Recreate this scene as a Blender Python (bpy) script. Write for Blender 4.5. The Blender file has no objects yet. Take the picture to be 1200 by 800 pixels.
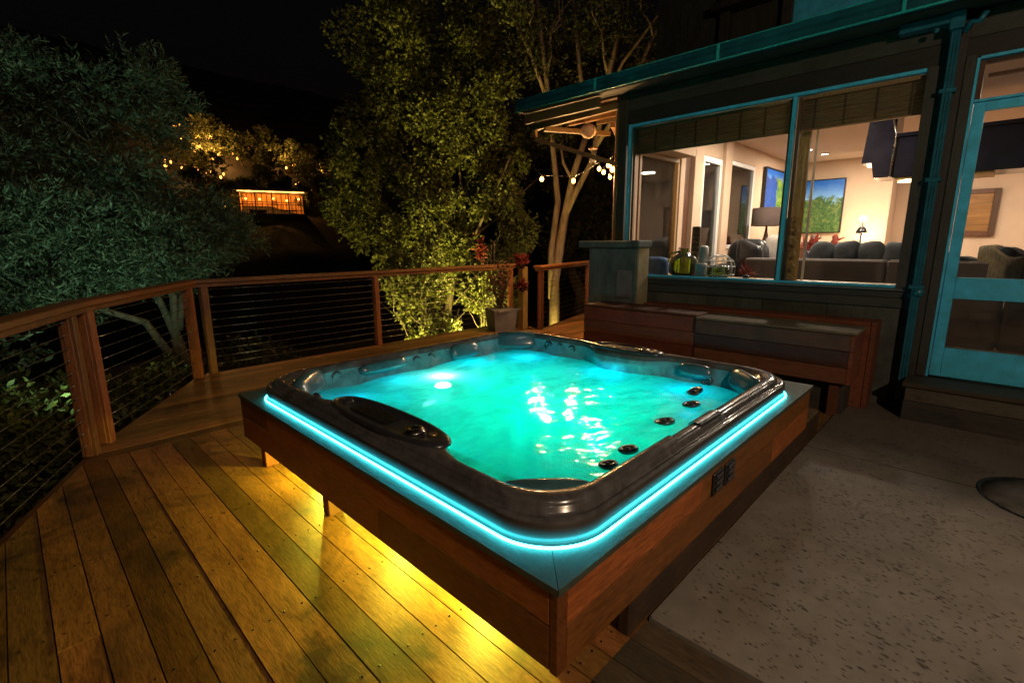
import bpy, bmesh, math, random
import numpy as np
from mathutils import Vector, Matrix
random.seed(7); RNG = np.random.default_rng(11)
PI = math.pi
scene = bpy.context.scene
COL = scene.collection
WL = {}                                   # world location of every object's origin

# ------------------------------------------------------------------ nodes
def srgb(r, g, b):
    f = lambda c: (c/255/12.92) if c/255 <= .04045 else ((c/255+.055)/1.055)**2.4
    return (f(r), f(g), f(b), 1)
def new_mat(name):
    m = bpy.data.materials.new(name); m.use_nodes = True
    nt = m.node_tree; nt.nodes.clear()
    return m, nt
def N(nt, typ, **kw):
    n = nt.nodes.new(typ)
    for k, v in kw.items():
        if k.startswith('i_'):
            key = k[2:].replace('_', ' ')
            n.inputs[key].default_value = v
        else: setattr(n, k, v)
    return n
def ramp(nt, fac, stops, interp='LINEAR'):
    r = nt.nodes.new('ShaderNodeValToRGB'); r.color_ramp.interpolation = interp
    e = r.color_ramp.elements
    while len(e) < len(stops): e.new(.5)
    for k, (p, c) in enumerate(stops):
        e[k].position = p; e[k].color = c if len(c) == 4 else (*c, 1)
    nt.links.new(fac, r.inputs[0]); return r.outputs[0]
def out(nt, sh):
    o = nt.nodes.new('ShaderNodeOutputMaterial'); nt.links.new(sh, o.inputs['Surface'])
def mapping(nt, scale, coord='Object', rot=(0,0,0)):
    tc = nt.nodes.new('ShaderNodeTexCoord'); mp = nt.nodes.new('ShaderNodeMapping')
    mp.inputs['Scale'].default_value = scale; mp.inputs['Rotation'].default_value = rot
    nt.links.new(tc.outputs[coord], mp.inputs[0]); return mp.outputs[0]
def noise(nt, vec, scale=5, detail=5, rough=.55, dist=0):
    n = N(nt, 'ShaderNodeTexNoise'); n.inputs['Scale'].default_value = scale
    n.inputs['Detail'].default_value = detail; n.inputs['Roughness'].default_value = rough
    n.inputs['Distortion'].default_value = dist
    nt.links.new(vec, n.inputs['Vector']); return n.outputs['Fac']
def mixc(nt, fac, a, b, mode='MIX'):
    m = nt.nodes.new('ShaderNodeMix'); m.data_type = 'RGBA'; m.blend_type = mode
    for s, v in ((0, fac), (6, a), (7, b)):
        if hasattr(v, 'default_value') or hasattr(v, 'is_output'): nt.links.new(v, m.inputs[s])
        else: m.inputs[s].default_value = v
    return m.outputs[2]
def math_(nt, op, a, b=0):
    m = nt.nodes.new('ShaderNodeMath'); m.operation = op
    for s, v in ((0, a), (1, b)):
        if hasattr(v, 'is_output'): nt.links.new(v, m.inputs[s])
        else: m.inputs[s].default_value = v
    return m.outputs[0]
def bump(nt, h, strength=.3, dist=.01):
    b = N(nt, 'ShaderNodeBump'); b.inputs['Strength'].default_value = strength; b.inputs['Distance'].default_value = dist
    nt.links.new(h, b.inputs['Height']); return b.outputs[0]
def attr(nt, name):
    a = nt.nodes.new('ShaderNodeAttribute'); a.attribute_name = name; return a.outputs['Fac']
def pbsdf(nt, color, rough=.5, metal=0, normal=None, spec=.5, coat=0, **kw):
    p = nt.nodes.new('ShaderNodeBsdfPrincipled')
    for key, v in (('Base Color', color), ('Roughness', rough), ('Metallic', metal), ('Specular IOR Level', spec), ('Coat Weight', coat)):
        if hasattr(v, 'is_output'): nt.links.new(v, p.inputs[key])
        else: p.inputs[key].default_value = v
    if normal is not None: nt.links.new(normal, p.inputs['Normal'])
    for k, v in kw.items(): p.inputs[k.replace('_', ' ')].default_value = v
    return p.outputs[0]
def simple(name, col, rough=.5, metal=0, var=.25, scale=6, bumps=.1, coat=0, stretch=(1,1,1), bscale=None):
    m, nt = new_mat(name)
    v = mapping(nt, stretch)
    n = noise(nt, v, scale, 6, .6)
    dark = tuple(c*(1-var) for c in col[:3]); light = tuple(min(1, c*(1+var)) for c in col[:3])
    c = ramp(nt, n, [(.3, dark), (.7, light)])
    n2 = noise(nt, v, (bscale or scale*6), 4, .6)
    r = math_(nt, 'MULTIPLY_ADD', n, 0)
    rr = ramp(nt, n2, [(.3, (max(0, rough-.08),)*3), (.7, (min(1, rough+.08),)*3)])
    out(nt, pbsdf(nt, c, rr, metal, bump(nt, n2, bumps, .004) if bumps else None, coat=coat)); return m
def wood(name, c1, c2, axis='X', rough=.5, grain=1.0, dirt=.0, dirtcol=(.01,.008,.006), coat=0, knots=True, b=.25, board=True):
    m, nt = new_mat(name)
    s = {'X': (1.8, 14, 14), 'Y': (14, 1.8, 14), 'Z': (14, 14, 1.8)}[axis]
    v = mapping(nt, s)
    # shift the pattern for each board
    bid = attr(nt, 'bid')
    comb = N(nt, 'ShaderNodeCombineXYZ')
    sh = math_(nt, 'MULTIPLY', bid, 37.0)
    for k in range(3): nt.links.new(sh, comb.inputs[k])
    va = N(nt, 'ShaderNodeVectorMath', operation='ADD'); nt.links.new(v, va.inputs[0]); nt.links.new(comb.outputs[0], va.inputs[1])
    vv = va.outputs[0]
    g1 = noise(nt, vv, 1.6*grain, 8, .65, 1.2)
    g2 = noise(nt, vv, 10*grain, 5, .7, .4)
    c = ramp(nt, g1, [(.28, c1), (.5, tuple((a+b_)/2 for a, b_ in zip(c1, c2))), (.72, c2)])
    c = mixc(nt, .45, c, ramp(nt, g2, [(.36, tuple(x*.4 for x in c1)), (.6, c2)]))
    bv = ramp(nt, bid, [(0, (.45, .36, .32)), (.22, (.62, .62, .45)), (.45, (.85, .95, .75)), (.65, (1.0, .92, .88)), (.85, (1.25, 1.2, .95)), (1, (1.35, 1.15, 1.05))])
    c = mixc(nt, 1.0, c, bv, 'MULTIPLY')
    if dirt:
        wv = mapping(nt, (1, 1, 1))
        k1 = noise(nt, wv, 11, 5, .7, 1.5)
        c = mixc(nt, ramp(nt, k1, [(.60, (0, 0, 0)), (.72, (dirt*.6,)*3)]), c, (*dirtcol, 1))
        d1 = noise(nt, wv, 2.2, 6, .6, .8)
        f = ramp(nt, d1, [(.5, (0, 0, 0)), (.66, (dirt,)*3)])
        c = mixc(nt, f, c, (*dirtcol, 1))
    rr = ramp(nt, g1, [(.3, (max(.05, rough-.1),)*3), (.7, (min(1, rough+.15),)*3)])
    out(nt, pbsdf(nt, c, rr, 0, bump(nt, g2, b, .003), coat=coat)); return m
def emis(name, col, strength):
    m, nt = new_mat(name); e = N(nt, 'ShaderNodeEmission'); e.inputs[0].default_value = (*col[:3], 1); e.inputs[1].default_value = strength
    out(nt, e.outputs[0]); return m

MAT = {}
MAT['deck'] = wood('deck_planks', (.12, .046, .014), (.42, .19, .062), 'Y', .42, 1, .85, (.035, .02, .012), b=.5)
MAT['deck_old'] = wood('deck_planks_weathered', (.035, .024, .016), (.11, .08, .055), 'Y', .6, 1, .5, (.02, .014, .01), b=.5)
MAT['deck_x'] = wood('deck_planks_cross', (.13, .055, .02), (.40, .20, .075), 'X', .5, 1, .5, (.045, .025, .015), b=.5)
MAT['rail'] = wood('railing_redwood', (.16, .055, .022), (.36, .145, .06), 'X', .42, 1.2, .15, b=.3)
MAT['post'] = wood('post_redwood', (.14, .045, .018), (.34, .13, .055), 'Z', .45, 1.2, .25, b=.3)
MAT['skirt_y'] = wood('surround_wood_left', (.15, .045, .011), (.40, .14, .036), 'Y', .5, .9, .2, b=.3)
MAT['skirt_x'] = wood('surround_wood_right', (.15, .045, .011), (.40, .14, .036), 'X', .5, .9, .2, b=.3)
MAT['trim_y'] = wood('trim_wood_led_tint_y', (.035, .045, .043), (.11, .13, .12), 'Y', .55, 1.8, .1, b=.7)  # cyan LED spill is tinted into the wood colour of all trim boards
MAT['trim_x'] = wood('trim_wood_led_tint_x', (.035, .045, .043), (.11, .13, .12), 'X', .55, 1.8, .1, b=.7)
MAT['bench'] = wood('bench_redwood', (.10, .028, .014), (.24, .07, .034), 'Y', .65, .8, .3, b=.3)
MAT['bench_top'] = wood('bench_lid_wood', (.16, .11, .085), (.32, .24, .19), 'Y', .8, .8, .3, b=.3)
MAT['bench_grey'] = wood('bench_weathered', (.09, .034, .021), (.20, .085, .055), 'Y', .5, .8, .5, b=.3)
MAT['siding'] = wood('house_siding_dark', (.022, .021, .020), (.056, .054, .050), 'Y', .6, .7, .5, (.012, .010, .008), b=.4)
MAT['siding_v'] = wood('house_trim_vertical', (.02, .02, .019), (.05, .05, .046), 'Z', .55, .7, .4, (.012, .010, .008), b=.4)
MAT['siding_g'] = wood('house_panel_greenish', (.045, .06, .058), (.10, .125, .118), 'Z', .6, .6, .6, (.03, .022, .016), b=.4)
MAT['beam'] = wood('eave_timber', (.16, .08, .035), (.34, .19, .09), 'Y', .55, 1, .3, b=.3)
MAT['tan'] = wood('window_inner_wood', (.28, .17, .09), (.45, .30, .17), 'Z', .45, 1, 0, b=.15)
MAT['golden'] = wood('golden_post_wood', (.32, .19, .06), (.72, .46, .18), 'Z', .4, .6, .3, (.08, .04, .015), b=.4)
MAT['darkwood'] = wood('dark_interior_wood', (.06, .025, .015), (.14, .06, .035), 'Z', .4, 1, 0, b=.1)
MAT['far_wood'] = simple('far_timber', (.09, .05, .025), .7)
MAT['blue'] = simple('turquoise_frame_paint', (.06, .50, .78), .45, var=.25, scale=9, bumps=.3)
MAT['teal'] = simple('teal_gutter_paint', (.007, .075, .10), .35, var=.5, scale=5, bumps=.1)
MAT['teal_lip'] = simple('teal_gutter_lip', (.03, .42, .42), .25, var=.15, scale=3, bumps=.05)
MAT['spout'] = simple('downspout_paint', (.012, .11, .16), .35, var=.4, scale=8, bumps=.1)
MAT['verdigris'] = simple('weathered_blue_paint', (.10, .13, .125), .65, var=.5, scale=5, bumps=.4, stretch=(1, 1, .5))
MAT['stucco_y'] = simple('yellowish_stucco', (.36, .30, .17), .8, var=.3, scale=5, bumps=.4)
MAT['roof'] = simple('roof_shingle', (.03, .028, .026), .9, var=.4, scale=20, bumps=.6)
MAT['black'] = simple('black_plastic', (.012, .012, .014), .3, var=.2, bumps=.05)
MAT['steel'] = simple('steel_cable', (.45, .45, .44), .3, 1, var=.1, bumps=0)
MAT['peach'] = simple('peach_plaster', (.62, .45, .32), .8, var=.05, scale=2, bumps=.08)
MAT['ceiling'] = simple('ceiling_plaster', (.66, .52, .42), .85, var=.04, scale=2, bumps=.05)
MAT['white'] = simple('white_paint', (.75, .74, .72), .4, var=.05, scale=4, bumps=.03)
MAT['cloth_grey'] = simple('charcoal_fabric', (.055, .062, .072), .85, var=.35, scale=7, bumps=.5, bscale=120)
MAT['cloth_brown'] = simple('taupe_fabric', (.105, .085, .08), .8, var=.15, scale=5, bumps=.4, bscale=120)
MAT['leather'] = simple('black_leather', (.018, .02, .024), .35, var=.3, scale=8, bumps=.3)
MAT['cushion_lt'] = simple('light_cushion', (.45, .40, .36), .85, var=.15, scale=8, bumps=.4, bscale=90)
MAT['cushion_bl'] = simple('blue_cushion', (.10, .17, .36), .85, var=.35, scale=8, bumps=.4, bscale=90)
MAT['floor_in'] = simple('interior_floor', (.22, .13, .07), .35, var=.25, scale=4, bumps=.05)
MAT['rug'] = simple('blanket_weave', (.42, .36, .24), .9, var=.5, scale=25, bumps=.5, stretch=(1, 6, 1))
MAT['navy'] = simple('navy_lacquer', (.022, .020, .040), .2, var=.3, scale=5, bumps=.04)
MAT['chrome'] = simple('worn_silver_trim', (.5, .45, .4), .25, 1, var=.2, bumps=.02)
MAT['shade'] = simple('brown_lampshade', (.12, .085, .075), .8, var=.15, bumps=.2)
MAT['planter'] = simple('grey_planter', (.16, .15, .15), .7, var=.25, scale=6, bumps=.3)
MAT['red'] = simple('red_bract', (.32, .025, .02), .45, var=.5, scale=9, bumps=.1)
MAT['soil'] = simple('soil', (.03, .02, .014), .95, var=.4, scale=20, bumps=.8)
MAT['bark'] = simple('pale_bark', (.26, .18, .13), .8, var=.45, scale=6, bumps=.8, stretch=(3, 3, .6))
MAT['bark_dk'] = simple('grey_bark', (.085, .062, .045), .85, var=.45, scale=8, bumps=.8, stretch=(3, 3, .6))
MAT['wetstone'] = simple('wet_stone', (.15, .135, .12), .35, var=.5, scale=9, bumps=.5)
MAT['cap_tile'] = simple('cream_paper', (.55, .42, .28), .7, var=.25, scale=9, bumps=.1)
MAT['led'] = emis('cyan_led_light', (.05, .80, .95), 18)
MAT['bulb'] = emis('warm_bulb_glow', (1, .42, .08), 15)
MAT['bulb_far'] = emis('far_warm_glow', (1, .34, .05), 10)
MAT['down'] = emis('downlight_glow', (1, .84, .66), 30)
MAT['yellow'] = emis('yellow_strip_glow', (1, .75, .08), 4)
MAT['underlamp'] = emis('underwater_lamp_glow', (.5, 1, .92), 22)
MAT['flame'] = emis('table_lamp_glow', (1, .62, .30), 8)

def concrete():
    m, nt = new_mat('patio_concrete')
    v = mapping(nt, (1, 1, 1))
    big = noise(nt, v, 1.1, 6, .6, .4); mid = noise(nt, v, 7, 6, .65)
    c = ramp(nt, big, [(.3, (.20, .175, .15)), (.7, (.38, .335, .29))])
    c = mixc(nt, .35, c, ramp(nt, mid, [(.3, (.10, .085, .07)), (.7, (.34, .31, .27))]))
    # elongated pits, travertine finish
    def pits(scale, stretch, thr, rot):
        pv = mapping(nt, stretch, rot=(0, 0, rot))
        vo = N(nt, 'ShaderNodeTexVoronoi'); vo.inputs['Scale'].default_value = scale; vo.inputs['Randomness'].default_value = 1
        dn = noise(nt, pv, scale*2.5, 3, .6)
        vm = N(nt, 'ShaderNodeVectorMath', operation='ADD')
        cb = N(nt, 'ShaderNodeCombineXYZ'); sc = math_(nt, 'MULTIPLY', dn, .5/scale*2)
        for k in range(2): nt.links.new(sc, cb.inputs[k])
        nt.links.new(pv, vm.inputs[0]); nt.links.new(cb.outputs[0], vm.inputs[1]); nt.links.new(vm.outputs[0], vo.inputs['Vector'])
        gate = noise(nt, v, 1.7, 4, .6, .6)
        a = ramp(nt, vo.outputs['Distance'], [(thr*.55, (1, 1, 1)), (thr, (0, 0, 0))])
        sel = N(nt, 'ShaderNodeSeparateColor'); nt.links.new(vo.outputs['Color'], sel.inputs[0])
        s = ramp(nt, math_(nt, 'MULTIPLY', math_(nt, 'ADD', sel.outputs[0], math_(nt, 'MULTIPLY', gate, 2.2)), .4), [(.70, (0, 0, 0)), (.75, (1, 1, 1))])
        return math_(nt, 'MULTIPLY', a, s)
    p1 = pits(40, (1, .5, 1), .30, .25); p2 = pits(17, (1, .55, 1), .17, .5); p3 = pits(75, (1, .6, 1), .36, .1)
    p = math_(nt, 'MAXIMUM', math_(nt, 'MAXIMUM', p1, p2), p3)
    c = mixc(nt, math_(nt, 'MULTIPLY', p, .85), c, (.045, .032, .02, 1))
    st = noise(nt, v, .55, 5, .6, 1.5)
    # damp dark staining near the house
    sx = N(nt, 'ShaderNodeSeparateXYZ'); tc = N(nt, 'ShaderNodeTexCoord'); nt.links.new(tc.outputs['Object'], sx.inputs[0])
    wf = ramp(nt, math_(nt, 'ADD', math_(nt, 'MULTIPLY', sx.outputs[0], .2), math_(nt, 'MULTIPLY', st, .35)), [(.88, (0, 0, 0)), (1.12, (.62, .62, .62))])
    c = mixc(nt, wf, c, (.055, .043, .032, 1))
    rr = ramp(nt, big, [(.3, (.5,)*3), (.7, (.75,)*3)])
    rs_ = noise(nt, v, 3.1, 7, .7, 1.0)
    c = mixc(nt, ramp(nt, rs_, [(.62, (0, 0, 0)), (.74, (.6, .6, .6))]), c, (.09, .062, .035, 1))
    hgt = math_(nt, 'SUBTRACT', math_(nt, 'MULTIPLY', mid, .25), p)
    out(nt, pbsdf(nt, c, rr, 0, bump(nt, hgt, .5, .006))); return m
MAT['concrete'] = concrete()

def ground():
    m, nt = new_mat('hillside_ground')
    v = mapping(nt, (1, 1, 1)); n1 = noise(nt, v, .6, 8, .65); n2 = noise(nt, v, 9, 6, .7)
    c = ramp(nt, n1, [(.35, (.008, .005, .003)), (.65, (.02, .013, .008))])
    c = mixc(nt, .5, c, ramp(nt, n2, [(.35, (.008, .005, .003)), (.7, (.06, .04, .024))]))
    out(nt, pbsdf(nt, c, .95, 0, bump(nt, n2, .8, .05))); return m
MAT['ground'] = ground()

def leafmat(name, c1, c2, rough=.6, trans=.25):
    m, nt = new_mat(name)
    c = ramp(nt, attr(nt, 'bid'), [(0, c1), (1, c2)])
    p = pbsdf(nt, c, rough, 0, None, spec=.4)
    t = N(nt, 'ShaderNodeBsdfTranslucent'); nt.links.new(c, t.inputs[0])
    mx = N(nt, 'ShaderNodeMixShader'); mx.inputs[0].default_value = trans
    nt.links.new(p, mx.inputs[1]); nt.links.new(t.outputs[0], mx.inputs[2]); out(nt, mx.outputs[0]); return m
MAT['olive'] = leafmat('olive_leaf', (.035, .06, .04), (.13, .17, .11))
MAT['leaf'] = leafmat('round_leaf', (.04, .048, .014), (.14, .14, .036))
MAT['leaf_dk'] = leafmat('dark_leaf', (.03, .035, .015), (.08, .075, .03))
MAT['rustleaf'] = leafmat('rust_leaf', (.10, .07, .02), (.22, .06, .045))
MAT['redleaf'] = leafmat('red_leaf', (.12, .018, .014), (.30, .05, .035))

def acrylic(name, c, rough, marble=.5):
    m, nt = new_mat(name)
    v = mapping(nt, (1, 1, 1)); n1 = noise(nt, v, 7, 8, .65, 1.5); n2 = noise(nt, v, 90, 2, .5)
    col = ramp(nt, n1, [(.3, tuple(x*(1-marble) for x in c)), (.7, tuple(x*(1+marble) for x in c))])
    out(nt, pbsdf(nt, col, rough, .0, bump(nt, n1, .04, .01), spec=.6, coat=.5)); return m
MAT['rim'] = acrylic('pewter_acrylic_rim', (.095, .090, .092), .2, .5)
MAT['rim_low'] = acrylic('brushed_rim_band', (.055, .045, .038), .55, .3)
MAT['rim_dk'] = acrylic('dark_slate_pad', (.035, .036, .045), .28, .3)
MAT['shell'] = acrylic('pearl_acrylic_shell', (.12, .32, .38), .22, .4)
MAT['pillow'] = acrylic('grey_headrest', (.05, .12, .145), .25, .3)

def water():
    m, nt = new_mat('spa_water')
    v = mapping(nt, (1, 1, 1))
    r1 = noise(nt, mapping(nt, (1, 1.6, 1), rot=(0, 0, .6)), 24, 3, .55, .6)
    r2 = noise(nt, v, 70, 2, .5, .2)
    h = math_(nt, 'ADD', r1, math_(nt, 'MULTIPLY', r2, .40))
    nb = bump(nt, h, .12, .006)
    nb2 = bump(nt, h, .1, .006)
    sw = noise(nt, mapping(nt, (1, 1.7, 1), rot=(0, 0, .5)), 1.5, 5, .55, 1.6)
    swf = noise(nt, mapping(nt, (1.2, 2.2, 1), rot=(0, 0, .9)), 4.5, 5, .6, 1.2)
    milk = ramp(nt, math_(nt, 'ADD', math_(nt, 'MULTIPLY', sw, .7), math_(nt, 'MULTIPLY', swf, .3)), [(.40, (.50,)*3), (.60, (.92,)*3)])
    tr = N(nt, 'ShaderNodeBsdfTransparent'); tr.inputs[0].default_value = (.72, 1, .98, 1)
    tl = N(nt, 'ShaderNodeBsdfTranslucent'); tl.inputs[0].default_value = (.62, .95, .90, 1); nt.links.new(nb, tl.inputs['Normal'])
    mx = N(nt, 'ShaderNodeMixShader'); nt.links.new(milk, mx.inputs[0]); nt.links.new(tr.outputs[0], mx.inputs[1]); nt.links.new(tl.outputs[0], mx.inputs[2])
    gl = N(nt, 'ShaderNodeBsdfGlossy'); gl.inputs['Roughness'].default_value = .05; nt.links.new(nb, gl.inputs['Normal'])
    fr = N(nt, 'ShaderNodeFresnel'); fr.inputs[0].default_value = 1.3; nt.links.new(nb2, fr.inputs['Normal'])
    m2 = N(nt, 'ShaderNodeMixShader'); nt.links.new(fr.outputs[0], m2.inputs[0]); nt.links.new(mx.outputs[0], m2.inputs[1]); nt.links.new(gl.outputs[0], m2.inputs[2])
    out(nt, m2.outputs[0]); return m
MAT['water'] = water()

def glass(name, tint=(.97, .98, .97), dirt=.03, rough=.02):
    m, nt = new_mat(name)
    tr = N(nt, 'ShaderNodeBsdfTransparent'); tr.inputs[0].default_value = (*tint, 1)
    gl = N(nt, 'ShaderNodeBsdfGlossy'); gl.inputs['Roughness'].default_value = rough
    fr = N(nt, 'ShaderNodeFresnel'); fr.inputs[0].default_value = 1.5
    mx = N(nt, 'ShaderNodeMixShader'); nt.links.new(fr.outputs[0], mx.inputs[0]); nt.links.new(tr.outputs[0], mx.inputs[1]); nt.links.new(gl.outputs[0], mx.inputs[2])
    df = N(nt, 'ShaderNodeBsdfDiffuse'); df.inputs[0].default_value = (.4, .4, .4, 1)
    m2 = N(nt, 'ShaderNodeMixShader'); nn = noise(nt, mapping(nt, (1, 1, 1)), 5, 5, .6)
    nt.links.new(ramp(nt, nn, [(.4, (dirt*.3,)*3), (.7, (dirt,)*3)]), m2.inputs[0])
    nt.links.new(mx.outputs[0], m2.inputs[1]); nt.links.new(df.outputs[0], m2.inputs[2]); out(nt, m2.outputs[0]); return m
MAT['glass'] = glass('window_glass')
MAT['glass_dk'] = glass('tinted_door_glass', (.80, .76, .70), .10)
MAT['glass_gr'] = glass('green_bottle_glass', (.62, .80, .12), .25, .05)
MAT['glass_cl'] = glass('clear_jar_glass', (.9, .93, .9), .12, .05)

def bamboo():
    m, nt = new_mat('bamboo_blind')
    w = N(nt, 'ShaderNodeTexWave', wave_type='BANDS', bands_direction='Z'); w.inputs['Scale'].default_value = 22
    w.inputs['Distortion'].default_value = 1.2; w.inputs['Detail'].default_value = 3
    nt.links.new(mapping(nt, (1, .25, 1)), w.inputs['Vector'])
    n = noise(nt, mapping(nt, (1, 1.2, 30)), 3, 6, .7)
    c = ramp(nt, n, [(.3, (.14, .10, .05)), (.55, (.40, .31, .18)), (.75, (.60, .48, .29))])
    c = mixc(nt, math_(nt, 'MULTIPLY', w.outputs['Fac'], .5), c, (.08, .075, .035, 1))
    w2 = N(nt, 'ShaderNodeTexWave', wave_type='BANDS', bands_direction='Y'); w2.inputs['Scale'].default_value = 1.35
    nt.links.new(mapping(nt, (1, 1, 1)), w2.inputs['Vector'])
    c = mixc(nt, ramp(nt, w2.outputs['Fac'], [(.975, (0, 0, 0)), (.995, (.7, .7, .7))]), c, (.04, .036, .02, 1))
    tl = N(nt, 'ShaderNodeBsdfTranslucent'); nt.links.new(c, tl.inputs[0]); mx = N(nt, 'ShaderNodeMixShader'); mx.inputs[0].default_value = .5
    nt.links.new(pbsdf(nt, c, .8, 0, bump(nt, w.outputs['Fac'], .5, .006)), mx.inputs[1]); nt.links.new(tl.outputs[0], mx.inputs[2])
    out(nt, mx.outputs[0]); return m
MAT['bamboo'] = bamboo()

def painting(name, z0, z1, axis, kind):
    m, nt = new_mat(name)
    tc = N(nt, 'ShaderNodeTexCoord'); sx = N(nt, 'ShaderNodeSeparateXYZ'); nt.links.new(tc.outputs['Object'], sx.inputs[0])
    v = tc.outputs['Object']
    n = noise(nt, v, 5, 6, .65, .6); n2 = noise(nt, v, 17, 6, .7); n3 = noise(nt, v, 9, 4, .6)
    hgt = N(nt, 'ShaderNodeMapRange'); hgt.inputs[1].default_value = z0; hgt.inputs[2].default_value = z1; nt.links.new(sx.outputs[2], hgt.inputs[0])
    sky = ramp(nt, math_(nt, 'ADD', hgt.outputs[0], math_(nt, 'MULTIPLY', n, .15)), [(.55, (.30, .58, .85)), (1, (.01, .14, .60))])
    if kind == 'garden':
        green = ramp(nt, n2, [(.3, (.010, .03, .008)), (.5, (.05, .13, .03)), (.62, (.16, .20, .05)), (.75, (.35, .22, .13))])
        thr = math_(nt, 'ADD', hgt.outputs[0], math_(nt, 'MULTIPLY', n, -.75))
        c = mixc(nt, ramp(nt, thr, [(.24, (0, 0, 0)), (.29, (1, 1, 1))]), green, sky)
    else:
        green = ramp(nt, n3, [(.3, (.02, .08, .01)), (.5, (.14, .30, .02)), (.7, (.45, .50, .04))])
        blue = ramp(nt, n2, [(.3, (.01, .02, .12)), (.7, (.03, .12, .55))])
        side = math_(nt, 'ADD', sx.outputs[0], math_(nt, 'MULTIPLY', n, .8))
        c = mixc(nt, ramp(nt, math_(nt, 'MULTIPLY', math_(nt, 'SUBTRACT', side, 0.0), 1.0), [(.38, (0, 0, 0)), (.46, (1, 1, 1))]), blue, green)
        thr = math_(nt, 'ADD', hgt.outputs[0], math_(nt, 'MULTIPLY', n, -.5))
        c = mixc(nt, ramp(nt, thr, [(.55, (0, 0, 0)), (.6, (1, 1, 1))]), c, sky)
    out(nt, pbsdf(nt, c, .4, 0, bump(nt, n2, .3, .003))); return m

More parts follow.
